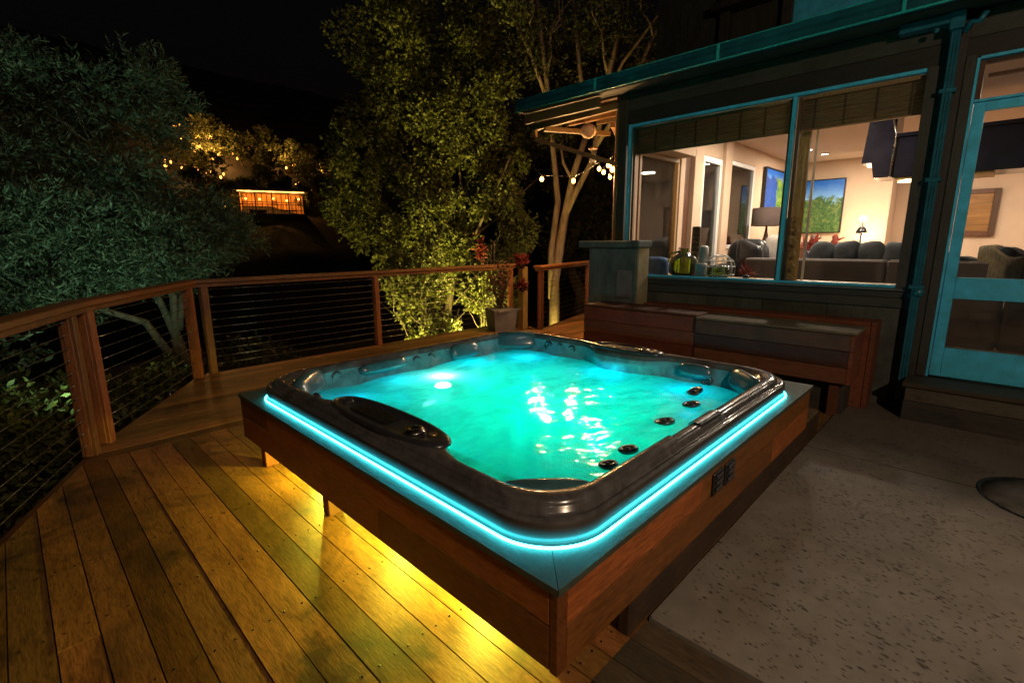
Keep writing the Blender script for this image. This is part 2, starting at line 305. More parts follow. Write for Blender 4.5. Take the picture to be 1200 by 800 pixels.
# ------------------------------------------------------------------ objects
def tag(o, label=None, cat=None, group=None, kind=None):
    if label: o['label'] = label
    if cat: o['category'] = cat
    if group: o['group'] = group
    if kind: o['kind'] = kind
    return o
def root(name, loc, label, cat, group=None):
    o = bpy.data.objects.new(name, None); COL.objects.link(o); o.location = loc; o.empty_display_size = .2
    WL[o.name] = Vector(loc); return tag(o, label, cat, group)
class MB:
    def __init__(s): s.v = []; s.f = []; s.bid = []; s.sm = []
    def add(s, vs, fs, bid=None, smooth=False):
        b = len(s.v); s.v += [tuple(p) for p in vs]
        bid = random.random() if bid is None else bid
        for f in fs: s.f.append(tuple(b+i for i in f)); s.bid.append(bid); s.sm.append(smooth)
        return s
    def box(s, x0, x1, y0, y1, z0, z1, bid=None, bev=0.0):
        x0, x1 = min(x0, x1), max(x0, x1); y0, y1 = min(y0, y1), max(y0, y1); z0, z1 = min(z0, z1), max(z0, z1)
        c = Vector(((x0+x1)/2, (y0+y1)/2, (z0+z1)/2))
        return s.obox(c, (1, 0, 0), (0, 1, 0), (x1-x0)/2, (y1-y0)/2, (z1-z0)/2, bid, bev)
    def obox(s, c, ax, ay, hx, hy, hz, bid=None, bev=0.0):
        c = Vector(c); ax = Vector(ax).normalized(); ay = Vector(ay).normalized(); az = ax.cross(ay).normalized()
        if bev <= 0: bev = min(hx, hy, hz)*.12; bev = min(bev, .004)
        b = bev; vs = []; idx = {}
        # chamfered box: 24 verts
        for sx in (-1, 1):
            for sy in (-1, 1):
                for sz in (-1, 1):
                    for k in range(3):
                        d = [hx-b, hy-b, hz-b]; d[k] = (hx, hy, hz)[k]
                        idx[(sx, sy, sz, k)] = len(vs)
                        vs.append(c+ax*sx*d[0]+ay*sy*d[1]+az*sz*d[2])
        fs = []
        for k in range(3):
            i, j = [(1, 2), (0, 2), (0, 1)][k]
            for sg in (-1, 1):
                q = []
                for a_, b_ in ((-1, -1), (1, -1), (1, 1), (-1, 1)):
                    t = [0, 0, 0]; t[k] = sg; t[i] = a_; t[j] = b_; q.append(idx[(*t, k)])
                fs.append(q)
        for k in range(3):              # edges parallel to axis k
            i, j = [(1, 2), (0, 2), (0, 1)][k]
            for a_ in (-1, 1):
                for b_ in (-1, 1):
                    q = []
                    for e, face in ((-1, i), (1, i), (1, j), (-1, j)):
                        t = [0, 0, 0]; t[k] = e; t[i] = a_; t[j] = b_; q.append(idx[(*t, face)])
                    fs.append(q)
        for sx in (-1, 1):
            for sy in (-1, 1):
                for sz in (-1, 1): fs.append([idx[(sx, sy, sz, k)] for k in range(3)])
        return s.add(vs, fs, bid)
    def prism(s, poly, z0, z1, bid=None):
        n = len(poly); vs = [(p[0], p[1], z0) for p in poly]+[(p[0], p[1], z1) for p in poly]
        fs = [list(range(n))[::-1], list(range(n, 2*n))]+[[i, (i+1) % n, n+(i+1) % n, n+i] for i in range(n)]
        return s.add(vs, fs, bid)
    def tube(s, pts, rad, seg=8, bid=None, cap=True):
        pts = [Vector(p) for p in pts]
        if not hasattr(rad, '__len__'): rad = [rad]*len(pts)
        vs = []; up = Vector((0, 0, 1)); prev = None
        for i, p in enumerate(pts):
            t = (pts[min(i+1, len(pts)-1)]-pts[max(i-1, 0)]).normalized()
            if prev is None:
                a = t.cross(up)
                if a.length < .1: a = t.cross(Vector((1, 0, 0)))
                a.normalize()
            else: a = (prev-t*prev.dot(t)).normalized()
            prev = a; b = t.cross(a)
            for k in range(seg):
                th = 2*PI*k/seg; vs.append(p+(a*math.cos(th)+b*math.sin(th))*rad[i])
        fs = []
        for i in range(len(pts)-1):
            for k in range(seg): fs.append([i*seg+k, i*seg+(k+1) % seg, (i+1)*seg+(k+1) % seg, (i+1)*seg+k])
        if cap: fs += [list(range(seg))[::-1], [(len(pts)-1)*seg+k for k in range(seg)]]
        return s.add(vs, fs, bid, True)
    def lathe(s, c, prof, seg=24, bid=None, ax=(1, 0, 0), ay=(0, 1, 0)):
        c = Vector(c); ax = Vector(ax); ay = Vector(ay); az = ax.cross(ay); vs = []
        for r, z in prof:
            for k in range(seg):
                th = 2*PI*k/seg; vs.append(c+ax*r*math.cos(th)+ay*r*math.sin(th)+az*z)
        fs = []
        for i in range(len(prof)-1):
            for k in range(seg): fs.append([i*seg+k, i*seg+(k+1) % seg, (i+1)*seg+(k+1) % seg, (i+1)*seg+k])
        fs += [list(range(seg))[::-1], [(len(prof)-1)*seg+k for k in range(seg)]]
        return s.add(vs, fs, bid, True)
    def ball(s, c, r, seg=12, sc=(1, 1, 1)):
        c = Vector(c); prof = [(max(.001, r*math.sin(PI*i/seg)), -r*math.cos(PI*i/seg)) for i in range(seg+1)]
        b = len(s.v); s.lathe((0, 0, 0), prof, seg+4)
        for i in range(b, len(s.v)):
            p = s.v[i]; s.v[i] = (c.x+p[0]*sc[0], c.y+p[1]*sc[1], c.z+p[2]*sc[2])
        return s
    def pillow(s, c, ax, ay, hx, hy, hz, p=3.0, n=14, noise_=0.0, bid=None):
        c = Vector(c); ax = Vector(ax).normalized(); ay = Vector(ay).normalized(); az = ax.cross(ay).normalized(); vs = []; fs = []
        f = lambda t, e: math.copysign(abs(t)**e, t)
        ph = random.random()*9
        for i in range(n+1):
            th = -PI/2+PI*i/n
            for k in range(2*n):
                fi = 2*PI*k/(2*n)
                x = f(math.cos(th), 2/p*.9)*f(math.cos(fi), 2/p); y = f(math.cos(th), 2/p*.9)*f(math.sin(fi), 2/p); z = f(math.sin(th), .9)
                w = 1+noise_*math.sin(4*x+ph)*math.cos(5*y+ph*2)
                vs.append(c+ax*x*hx*w+ay*y*hy*w+az*z*hz*w)
        for i in range(n):
            for k in range(2*n): fs.append([i*2*n+k, i*2*n+(k+1) % (2*n), (i+1)*2*n+(k+1) % (2*n), (i+1)*2*n+k])
        return s.add(vs, fs, bid, True)
    def build(s, name, mat, parent=None, **t):
        o_ = WL[parent.name] if parent is not None else Vector((0, 0, 0))
        me = bpy.data.meshes.new(name)
        me.from_pydata([(v[0]-o_.x, v[1]-o_.y, v[2]-o_.z) for v in s.v], [], s.f)
        me.polygons.foreach_set('use_smooth', s.sm)
        a = me.attributes.new('bid', 'FLOAT', 'FACE'); a.data.foreach_set('value', s.bid)
        me.update()
        bm = bmesh.new(); bm.from_mesh(me); bmesh.ops.recalc_face_normals(bm, faces=bm.faces); bm.to_mesh(me); bm.free()
        me.materials.append(MAT[mat] if isinstance(mat, str) else mat)
        o = bpy.data.objects.new(name, me); COL.objects.link(o)
        if parent is not None: o.parent = parent
        WL[o.name] = o_.copy(); tag(o, **t); return o

def leaves(name, pts, dirs, L, Wd, mat, parent=None, jitter=.25):
    """pts, dirs (n,3): one folded, pointed blade per point"""
    n = len(pts); o_ = np.array(WL[parent.name]) if parent is not None else np.zeros(3)
    d = dirs/np.linalg.norm(dirs, axis=1, keepdims=True)
    r = RNG.normal(size=(n, 3)); s = np.cross(d, r); s /= np.linalg.norm(s, axis=1, keepdims=True); nn = np.cross(d, s)
    l = L*(1+jitter*RNG.normal(size=(n, 1))).clip(.4, 1.8); w = Wd*(l/L)
    p = pts-o_
    V = np.empty((n, 4, 3)); V[:, 0] = p; V[:, 1] = p+d*l*.45+s*w*.5+nn*w*.15; V[:, 2] = p+d*l-nn*l*.12; V[:, 3] = p+d*l*.45-s*w*.5+nn*w*.15
    me = bpy.data.meshes.new(name); me.vertices.add(4*n); me.vertices.foreach_set('co', V.ravel())
    me.loops.add(4*n); me.loops.foreach_set('vertex_index', np.arange(4*n, dtype=np.int32))
    me.polygons.add(n); me.polygons.foreach_set('loop_start', np.arange(0, 4*n, 4, dtype=np.int32))
    a = me.attributes.new('bid', 'FLOAT', 'FACE'); a.data.foreach_set('value', RNG.random(n).astype(np.float32))
    me.update(); me.validate()
    me.materials.append(MAT[mat]); o = bpy.data.objects.new(name, me); COL.objects.link(o)
    if parent is not None: o.parent = parent
    WL[o.name] = Vector(o_); return o
def clump_twigs(clumps, n_twigs, per, tl, inner=.45, up=.25, sub=14, subr=.34):
    """clumps: (x,y,z,rx,ry,rz,weight). Twigs bunch in sub-clusters on the crown's shell so that gaps stay between."""
    W = np.array([c[6] for c in clumps]); W = W/W.sum(); P = []; D = []
    for c, w in zip(clumps, W):
        m = max(1, int(n_twigs*w)); cc = np.array(c[:3]); rr = np.array(c[3:6])
        sd = RNG.normal(size=(sub, 3)); sd /= np.linalg.norm(sd, axis=1, keepdims=True)
        sp = sd*(inner+(1-inner)*RNG.random((sub, 1))**.6)
        ss = subr*(.6+.8*RNG.random((sub, 1)))
        k = RNG.integers(0, sub, m); u = RNG.normal(size=(m, 3)); u /= np.linalg.norm(u, axis=1, keepdims=True)
        loc = sp[k]+u*ss[k]*RNG.random((m, 1))**.45
        dirn = u*.7+sp[k]*.6+RNG.normal(size=(m, 3))*.35+np.array([0, 0, up])
        dirn /= np.linalg.norm(dirn, axis=1, keepdims=True)
        base = cc+loc*rr
        for j in range(per):
            t = (j+.5)/per
            P.append(base+dirn*tl*t+RNG.normal(size=(m, 3))*tl*.03)
            side = np.cross(dirn, RNG.normal(size=(m, 3))); side /= np.linalg.norm(side, axis=1, keepdims=True)
            D.append(dirn*.7+side*.75)
    return np.concatenate(P), np.concatenate(D)

# ------------------------------------------------------------------ terrain
def ss(a, b, t):
    t = min(1, max(0, (t-a)/(b-a))); return t*t*(3-2*t)
def terr(x, y):
    z = -1.1-9*ss(13, 27, y)
    if y > 30: z = max(z, -10.1+11.1*ss(30, 40, y))
    if y > 40: z = 1+(min(y, 115)-40)*.45
    return z
m = MB(); nx, ny = 60, 110
for j in range(ny+1):
    y = -60+200*(j/ny)
    for i in range(nx+1):
        x = -110+260*(i/nx)
        if y > 6.6 or x < -2.5: nz = .25*math.sin(x*.7+y*.4)+.2*math.sin(y*1.3-x*.3)+random.uniform(-.12, .12)
        else: nz = 0
        m.v.append((x, y, terr(x, y)+nz*(.35 if y < 13 else 1.6)-.15))
for j in range(ny):
    for i in range(nx):
        a = j*(nx+1)+i; m.f.append((a, a+1, a+nx+2, a+nx+1)); m.bid.append(.5); m.sm.append(True)
m.build('ground', 'ground', kind='structure')

# ------------------------------------------------------------------ deck
def clip(poly, a, b):          # keep the side left of a->b
    res = []; n = len(poly)
    f = lambda p: (b[0]-a[0])*(p[1]-a[1])-(b[1]-a[1])*(p[0]-a[0])
    for i in range(n):
        p, q = poly[i], poly[(i+1) % n]; fp, fq = f(p), f(q)
        if fp >= 0: res.append(p)
        if fp*fq < 0:
            t = fp/(fp-fq); res.append((p[0]+t*(q[0]-p[0]), p[1]+t*(q[1]-p[1])))
    return res
P1 = (.30, 4.50); P2 = (1.40, 6.25); P0 = (-2.10, -1.05); P4 = (6.45, 6.25); P5 = (6.13, 5.32); P6 = (8.9, 6.10)
E1 = (P1, P0); E2 = (P2, P1); E3 = (P4, P2)     # interior lies to the left of these edges
m = MB(); mo = MB(); g = .0024
k0 = -20
for k in range(-20, 13):
    x0 = .055+.125*k; x1 = x0+.125
    if x1 > 1.562: break
    cuts = [-1.5, 4.235]
    rr = random.Random(k*13+5)
    if k == -1: cuts = [-1.5, 2.245, 4.235]
    elif k not in (0, 1, 4): cuts = [-1.5, rr.uniform(-1.2, .6), 4.235] if k % 2 else [-1.5, 4.235]
    for c0, c1 in zip(cuts, cuts[1:]):
        poly = [(x0+g, c0+g), (x1-g, c0+g), (x1-g, c1-g), (x0+g, c1-g)]
        for e in (E1, E2): poly = clip(poly, *e) if len(poly) > 2 else poly
        if len(poly) > 2:
            if k >= 8:
                lo = clip(poly, (9, .775), (-9, .775)) ; lo = clip(poly, (-9, .775), (9, .775)) if False else lo
                a_ = clip(poly, (-9, .78), (9, .78)); b_ = clip(poly, (9, .78), (-9, .78))
                if len(a_) > 2: m.prism(a_, -.036, 0+rr.uniform(-.0015, .0015))
                if len(b_) > 2: mo.prism(b_, -.036, -.001+rr.uniform(-.0015, .0015))
            else: m.prism(poly, -.036, 0+rr.uniform(-.0015, .0015))
ms = MB(); rs_ = random.Random(8)
for k in range(-14, 12):
    for yy in (.35, .85, 1.35, 1.85, 2.35, 2.85, 3.35, 3.85, 4.18):
        for dx in (.03, .097):
            x = .055+.125*k+dx+rs_.uniform(-.003, .003); y2 = yy+rs_.uniform(-.008, .008)
            inside = all((b[0]-a[0])*(y2-a[1])-(b[1]-a[1])*(x-a[0]) > .03 for a, b in (E1, E2))
            if inside and x < 1.55: ms.lathe((x, y2, 0), [(.0042, -.004), (.0042, .0022), (.001, .0018)], 8, .2)
ms.build('deck_screws', 'black', kind='structure')
m.build('deck', 'deck', kind='structure'); mo.build('deck', 'deck_old', kind='structure')
m = MB()
y = 4.24
while y < 6.28:
    y1 = y+.125
    cuts = sorted([-1, 9.0]+[random.uniform(1.5, 8) for _ in range(2)])
    for c0, c1 in zip(cuts, cuts[1:]):
        poly = [(c0+g, y+g), (c1-g, y+g), (c1-g, min(y1, 6.26)-g), (c0+g, min(y1, 6.26)-g)]
        for e in (E1, E2, ((6.45, 6.3), (6.45, 6.3))[:0] or E3):
            poly = clip(poly, *e) if len(poly) > 2 else poly
        left = clip(clip(poly, (6.15, 0), (6.15, 9)), (6.15, 5.3), (6.15, 9)) if len(poly) > 2 else []
        if len(left) > 2: m.prism(left, -.036, random.uniform(-.0015, .0015))
        right = clip(clip(poly, (6.152, 9), (6.152, 0)), P6, P5) if len(poly) > 2 else []
        if len(right) > 2: m.prism(right, -.036, random.uniform(-.0015, .0015))
    y = y1
y = .79
while y < 4.2:
    y1 = min(y+.125, 4.235)
    xe = 5.31 if y < 3.75 else 9.0
    for (xa, xb) in (((1.567, xe),) if y > 3.3 or y < .8 else ((3.5, xe),)):
        m.prism([(xa, y+g), (xb, y+g), (xb, y1-g), (xa, y1-g)], -.036, random.uniform(-.0015, .0015))
    y = y+.125
m.build('deck', 'deck_x', kind='structure')
m = MB()
for (a, b) in ((P0, P1), (P1, P2), (P2, P4), (P4, P5), (P5, P6)):
    a = Vector((*a, 0)); b = Vector((*b, 0)); d = (b-a).normalized(); nrm = Vector((-d.y, d.x, 0))
    m.obox((a+b)/2+nrm*.022+Vector((0, 0, -.13)), d, nrm, (b-a).length/2+.01, .018, .125)
m.build('deck_rim_joist', 'rail', kind='structure')
# patio slabs
m = MB()
m.box(1.572, 3.839, -6, .783, -.12, .0, bev=.0015); m.box(3.855, 5.318, -6, .783, -.12, .0, bev=.0015)
m.build('patio', 'concrete', kind='structure')
m = MB(); m.box(-3, 5.3, -6, .78, -.3, -.125); m.box(3.8395, 3.8545, -6, .78, -.1, -.002); m.build('patio_bed', 'soil', kind='structure')
# round cover in the patio
t = root('drain_cover', (3.88, -.47, 0), 'round drain cover with a dark wet rim in the concrete patio at right edge', 'drain cover')
m = MB(); m.lathe((3.88, -.47, 0), [(.332, -.02), (.332, .001), (.338, .0025), (.348, .0025), (.356, .0006)], 48); m.build('rim', 'black', t)
m = MB(); m.lathe((3.88, -.47, 0), [(.01, .0025), (.12, .0025), (.2, .003), (.331, .0015), (.331, -.01)], 48); m.build('plate', 'wetstone', t)

# ------------------------------------------------------------------ railing
rail = root('deck_railing', (P1[0], P1[1], 0), 'redwood deck railing strung with horizontal steel cables round the left and back of the deck', 'railing')
def railpt(a, b, t): return Vector((a[0]+(b[0]-a[0])*t, a[1]+(b[1]-a[1])*t, 0))
spans = [(P0, P1), (P1, P2), (P2, P4), (P5, P6)]
# top rail mitred at the vertices
def mitre_rail(path, w, z0, z1, m):
    pts = [Vector((p[0], p[1], 0)) for p in path]
    offs = []
    for i, p in enumerate(pts):
        d0 = (p-pts[i-1]).normalized() if i else None; d1 = (pts[i+1]-p).normalized() if i < len(pts)-1 else None
        d0 = d0 or d1; d1 = d1 or d0
        n0 = Vector((-d0.y, d0.x, 0)); n1 = Vector((-d1.y, d1.x, 0)); nm = (n0+n1).normalized(); offs.append(nm/ max(.3, nm.dot(n0)))
    for i in range(len(pts)-1):
        a, b = pts[i], pts[i+1]; c = .006
        prof = [(-w/2, z0+c), (-w/2+c, z0), (w/2-c, z0), (w/2, z0+c), (w/2, z1-c), (w/2-c, z1), (-w/2+c, z1), (-w/2, z1-c)]
        vs = []
        for p, o, in ((a, offs[i]), (b, offs[i+1])):
            for u, z in prof: vs.append((p.x+o.x*u, p.y+o.y*u, z))
        n = len(prof); fs = [[k, (k+1) % n, n+(k+1) % n, n+k] for k in range(n)]+[list(range(n))[::-1], list(range(n, 2*n))]
        m.add(vs, fs, .3+.5*random.random())
for path in ([P0, P1, P2, (6.5, 6.25)], [(6.06, 5.30), P6]):
    m = MB(); mitre_rail(path, .145, 1.03, 1.07, m); m.build('top_rail', 'rail', rail)
    m = MB(); mitre_rail(path, .09, .985, 1.027, m); m.build('sub_rail', 'post', rail)
def post(p, d):
    m = MB(); d = Vector(d).normalized(); nrm = Vector((-d.y, d.x, 0))
    m.obox((p.x, p.y, .495), d, nrm, .036, .045, .495, bev=.006); m.build('post', 'post', rail)
    for s in (-1, 1):                        # cover strips with the cable holes
        pass
    m = MB(); m.obox((p.x, p.y, .493), d, nrm, .045, .022, .49, bev=.004); m.build('cover_strip', 'rail' if False else 'post', rail)
posts = []
for a, b in spans:
    A = Vector((*a, 0)); B = Vector((*b, 0)); d = (B-A).normalized(); Ln = (B-A).length
    if (a, b) == (P0, P1): ts = [Ln-.14, Ln-2.1, Ln-4.1]
    elif (a, b) == (P1, P2): ts = [.10, Ln-.12]
    elif (a, b) == (P2, P4): ts = [.11, 2.25, Ln-.05]
    else: ts = [.06, Ln*.82]
    for t_ in ts: post(A+d*t_, d)
    lo, hi = min(ts) if (a, b) != (P0, P1) else 0, max(ts)
    for k in range(11):
        z = .10+.0855*k; q0 = A+d*lo; q1 = A+d*hi; m = MB(); n = 8; pts = []
        for i in range(n+1):
            p = q0.lerp(q1, i/n); pts.append((p.x, p.y, z-.004*math.sin(PI*i/n)))
        m.tube(pts, .0028, 6)
        for t_ in ts:                        # swage fittings at the posts
            for s_ in (-1, 1):
                c = A+d*(t_+s_*.06)
                if lo-.01 <= t_+s_*.06 <= hi+.01: m.tube([(c.x, c.y, z), (c.x+d.x*.035*s_, c.y+d.y*.035*s_, z)], .0055, 6)
        m.build('cable', 'steel', rail)

# ------------------------------------------------------------------ hot tub
SX0, SX1, SY0, SY1 = .95, 3.63, .75, 3.38
tub = root('hot_tub', (2.21, 2.03, 0), 'square hot tub glowing turquoise inside a raised redwood surround', 'hot tub')
sur = []
m = MB()
for (z0, z1) in ((.205, .352), (.358, .478)): 
    jy = 2.95 if z0 > .3 else 1.72
    m.box(SX0, SX0+.03, SY0+.032, jy-.0015, z0, z1); m.box(SX0, SX0+.03, jy+.0015, SY1-.002, z0, z1)
m.build('skirt_panel', 'skirt_y', tub)
m = MB(); m.box(SX0, SX0+.045, SY0-.0, SY0+.029, .20, .478); m.build('corner_post', 'skirt_y', tub)
m = MB(); m.box(SX0+.001, SX0+.03, SY1, SY1+.02, .20, .478); m.build('corner_post', 'skirt_y', tub)
m = MB()
for (z0, z1) in ((.205, .345), (.351, .478)): 
    jx = 1.93 if z0 > .3 else 2.9
    m.box(SX0+.048, jx-.0015, SY0, SY0+.03, z0, z1); m.box(jx+.0015, SX1, SY0, SY0+.03, z0, z1)
m.build('skirt_panel', 'skirt_x', tub)
m = MB()
for (z0, z1) in ((.205, .345), (.351, .478)): m.box(SX1-.03, SX1, SY0+.032, SY1, z0, z1)
m.build('skirt_panel', 'skirt_y', tub)
m = MB()
for (z0, z1) in ((.205, .345), (.351, .478)): m.box(SX0+.032, SX1-.032, SY1-.03, SY1, z0, z1)
m.build('skirt_panel', 'skirt_x', tub)
# trim boards with mitred corners, 4 sides; drip edge hangs 2.5 cm
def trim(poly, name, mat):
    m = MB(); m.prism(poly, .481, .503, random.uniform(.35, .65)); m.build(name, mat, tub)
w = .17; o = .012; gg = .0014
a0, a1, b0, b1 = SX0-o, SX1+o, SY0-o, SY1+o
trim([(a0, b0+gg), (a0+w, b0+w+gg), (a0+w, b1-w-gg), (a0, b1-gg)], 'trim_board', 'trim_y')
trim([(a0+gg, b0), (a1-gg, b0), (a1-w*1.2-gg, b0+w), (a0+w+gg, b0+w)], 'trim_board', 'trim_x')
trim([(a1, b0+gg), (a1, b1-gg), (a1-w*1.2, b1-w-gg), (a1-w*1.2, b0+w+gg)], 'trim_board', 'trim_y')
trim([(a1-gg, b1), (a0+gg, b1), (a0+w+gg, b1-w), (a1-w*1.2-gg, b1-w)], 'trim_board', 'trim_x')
m = MB(); m.box(SX0+.002, SX0+.25, SY0+.002, SY0+.25, .4783, .4803); m.build('corner_backing', 'black', tub)
# feet and base plinth
for (x, y_, ) in ((1.06, 2.42), (1.05, 3.30)):
    m = MB(); m.box(x-.03, x+.05, y_-.035, y_+.035, .0, .21); m.build('foot', 'bench', tub)
m = MB(); m.box(1.12, 1.16, .86, 3.3, .15, .2); m.box(1.12, 1.75, .885, .905, .0, .20); m.build('frame_beam_baffle', 'siding', tub)  # low cross board added to keep the yellow light off the right side
m = MB(); m.box(1.42, 4.17, .787, .83, .004, .165); m.box(1.78, 1.81, .832, 3.3, .004, .165); m.box(4.14, 4.17, .832, 3.3, .004, .165)
m.build('base_plinth', wood('plinth_wood', (.025, .014, .009), (.07, .04, .025), 'X', .6, 1, .4), tub)
m = MB()
for k in range(4): m.box(3.66+.122*k, 3.66+.122*k+.116, .79, 3.3, .168, .192)
m.build('step_board', wood('step_wood', (.12, .085, .05), (.26, .20, .12), 'Y', .6, 1, .3), tub)
# controls plate on the right skirt
for k in range(2):
    x0 = 2.02+.135*k
    m = MB(); m.box(x0, x0+.115, SY0-.012, SY0-.001, .345, .455, bev=.006); pl = m.build('outlet_plate', 'black', tub)
    m = MB()
    for q in range(3): m.box(x0+.022, x0+.093, SY0-.018, SY0-.0125, .365+.030*q, .382+.030*q, bev=.002)
    m.build('switch', 'rim_dk', pl)
# acrylic rim and shell: rings of a rounded rectangle
CX, CY, HA, HB, R0 = 2.215, 2.035, 1.21, 1.235, .24
NP = 64
def ring(o, rad):
    a, b = HA-o, HB-o; pts = []
    for q, (sx, sy) in enumerate(((1, 1), (-1, 1), (-1, -1), (1, -1))):
        cx, cy = CX+sx*(a-rad), CY+sy*(b-rad)
        for i in range(NP//4*2):
            # half the samples on the arc, the other half on the straight to the next corner
            if i < NP//4:
                th = (q*90+90*i/(NP//4))*PI/180; pts.append((cx+rad*math.cos(th), cy+rad*math.sin(th)))
            else:
                nx_, ny_ = ((-1, 1), (-1, -1), (1, -1), (1, 1))[q]
                t_ = (i-NP//4)/(NP//4); th = (q*90+90)*PI/180
                p0 = (cx+rad*math.cos(th), cy+rad*math.sin(th)); p1 = (CX+nx_*(a-rad)+rad*math.cos(th), CY+ny_*(b-rad)+rad*math.sin(th))
                pts.append((p0[0]+(p1[0]-p0[0])*t_, p0[1]+(p1[1]-p0[1])*t_))
    return pts
def win(t, a, b, s):
    if t < a or t > b: return 0
    e = min((t-a)/s, (b-t)/s, 1); return e*e*(3-2*e)
def bulge(x, y):
    left = x < CX-HA+.45; far = x > CX+HA-.45
    v = 0
    if left and abs(y-CY) < HB-.3: v = .165*win(y, 1.38, 2.55, .34)
    if far and abs(y-CY) < HB-.3: v = .17*win(y, 1.55, 2.35, .25)
    return v
def sweep(prof, mat, name, par, idx=None, closed=True, fl=None):
    m = MB(); rows = []
    for pr_ in prof:
        o, rad, z, bw = pr_[:4]; sc = pr_[4] if len(pr_) > 4 else 0
        r = ring(o, rad); row = []
        for (x, y) in r:
            b = bulge(x, y)*bw
            x2 = x+b if x < CX else x-b; y2 = y
            if sc:
                e = .042*sc
                if abs(abs(y-CY)-(HB-o)) < .10: y2 -= math.copysign(e*max(0, math.cos(2*PI*(x-CX)/.60))**1.5, y-CY)
                if abs(abs(x-CX)-(HA-o)) < .10: x2 -= math.copysign(e*max(0, math.cos(2*PI*(y-CY)/.58))**1.5, x-CX)
            row.append((x2, y2, z))
        if idx is not None: row = [row[i % len(row)] for i in idx]
        rows.append(row)
    n = len(rows[0]); vs = [p for r in rows for p in r]; fs = []
    for i in range(len(rows)-1):
        for k in range(n if idx is None else n-1): fs.append([i*n+k, i*n+(k+1) % n, (i+1)*n+(k+1) % n, (i+1)*n+k])
    if fl: fs.append([(len(rows)-1)*n+k for k in range(n)])
    m.add(vs, fs, .5, True); return m.build(name, mat, par)
sweep([(.012, R0, .500, 0), (.004, R0, .518, 0), (0, R0, .574, 0), (.0035, R0, .587, 0)], 'rim_low', 'rim_band', tub)
sweep([(.004, R0, .5865, 0), (.010, R0, .595, 0), (.019, R0, .597, 0), (.025, R0, .592, 0), (.030, R0, .592, 0), (.034, R0, .599, 0), (.039, R0, .613, 0), (.047, R0-.01, .623, 0), (.058, R0-.01, .628, 0),
       (.074, R0-.01, .629, 0), (.086, R0-.01, .627, .6), (.097, R0, .622, 1), (.106, R0+.01, .612, 1), (.112, R0+.02, .596, 1), (.114, R0+.03, .585, 1)], 'rim', 'rim', tub)
sh = sweep([(.114, R0+.03, .585, 1), (.117, R0+.04, .57, 1, .15), (.122, R0+.05, .545, 1, .6), (.135, R0+.06, .50, .7, 1), (.165, R0+.07, .45, .5, 1), (.22, R0+.08, .40, .2, .7), (.28, R0+.08, .345, 0, .3), (.34, R0+.08, .318, 0),
       (.40, R0+.05, .28, 0), (.43, .24, .24, 0), (.45, .22, .05, 0), (.48, .20, -.6, 0), (.56, .16, -.74, 0), (1.0, .1, -.76, 0)], 'shell', 'shell', tub, fl=True)
# raised dark pads lying on the rim, between joints
tot = NP*2; seg = NP//4*2
def padidx(a, b): return list(range(a, b))
pad = [(.043, R0-.01, .617, 0), (.046, R0-.01, .631, 0), (.053, R0-.01, .6365, 0), (.082, R0-.01, .637, .3), (.096, R0, .634, .9), (.106, R0+.01, .625, 1), (.112, R0+.02, .61, 1)]
# ring order: corner ++ arc, top straight, corner -+ arc, left straight, corner -- arc, bottom straight, corner +- arc, right straight
for (a, b, nm) in ((seg*2-7, seg*2+NP//4+6, 'rim_pad'), ):
    sweep(pad, 'rim', nm, tub, padidx(a, b))
sweep(pad, 'rim_dk', 'rim_pad', tub, padidx(seg*2+NP//4+7, seg*2+NP//4+10))
sweep([(p[0], p[1], p[2], p[3]) for p in pad], 'rim_dk', 'rim_pad', tub, padidx(seg+NP//4+13, seg*2-7))
# control console on the left rim: dark tray with knob, and a second one on the house side
def console(cx, cy, hy, hx, sgn):
    m = MB(); n = 40; rows = []
    for (s_, z) in ((1.0, .628), (1.0, .641), (.95, .648), (.86, .650), (.80, .648), (.78, .640), (.5, .637), (.01, .637)):
        rows.append([(cx+sgn*hx*s_*math.copysign(abs(math.cos(2*PI*k/n))**.75, math.cos(2*PI*k/n)), cy+hy*s_*math.copysign(abs(math.sin(2*PI*k/n))**.85, math.sin(2*PI*k/n)), z) for k in range(n)])
    vs = [p for r in rows for p in r]; fs = [[i*n+k, i*n+(k+1) % n, (i+1)*n+(k+1) % n, (i+1)*n+k] for i in range(len(rows)-1) for k in range(n)]
    m.add(vs, fs, .5, True); c = m.build('console', 'rim_dk', tub)
    m = MB(); m.box(cx-hx*.42, cx+hx*.42, cy-hy*.15, cy+hy*.55, .6385, .643, bev=.002); m.build('display', 'black', c)
    for k, (dy, r) in enumerate(((-.52, .042), (.78, .028))):
        m = MB(); m.lathe((cx, cy+hy*dy, .638), [(r*1.15, 0), (r*1.15, .006), (r, .008), (r*.95, .016), (r*.5, .018), (r*.4, .012), (.001, .012)], 24); m.build('knob', 'chrome' if k == 0 else 'rim_dk', c)
console(CX-HA+.148, 1.96, .46, .108, 1)
console(CX+HA-.152, 1.95, .31, .10, 1)
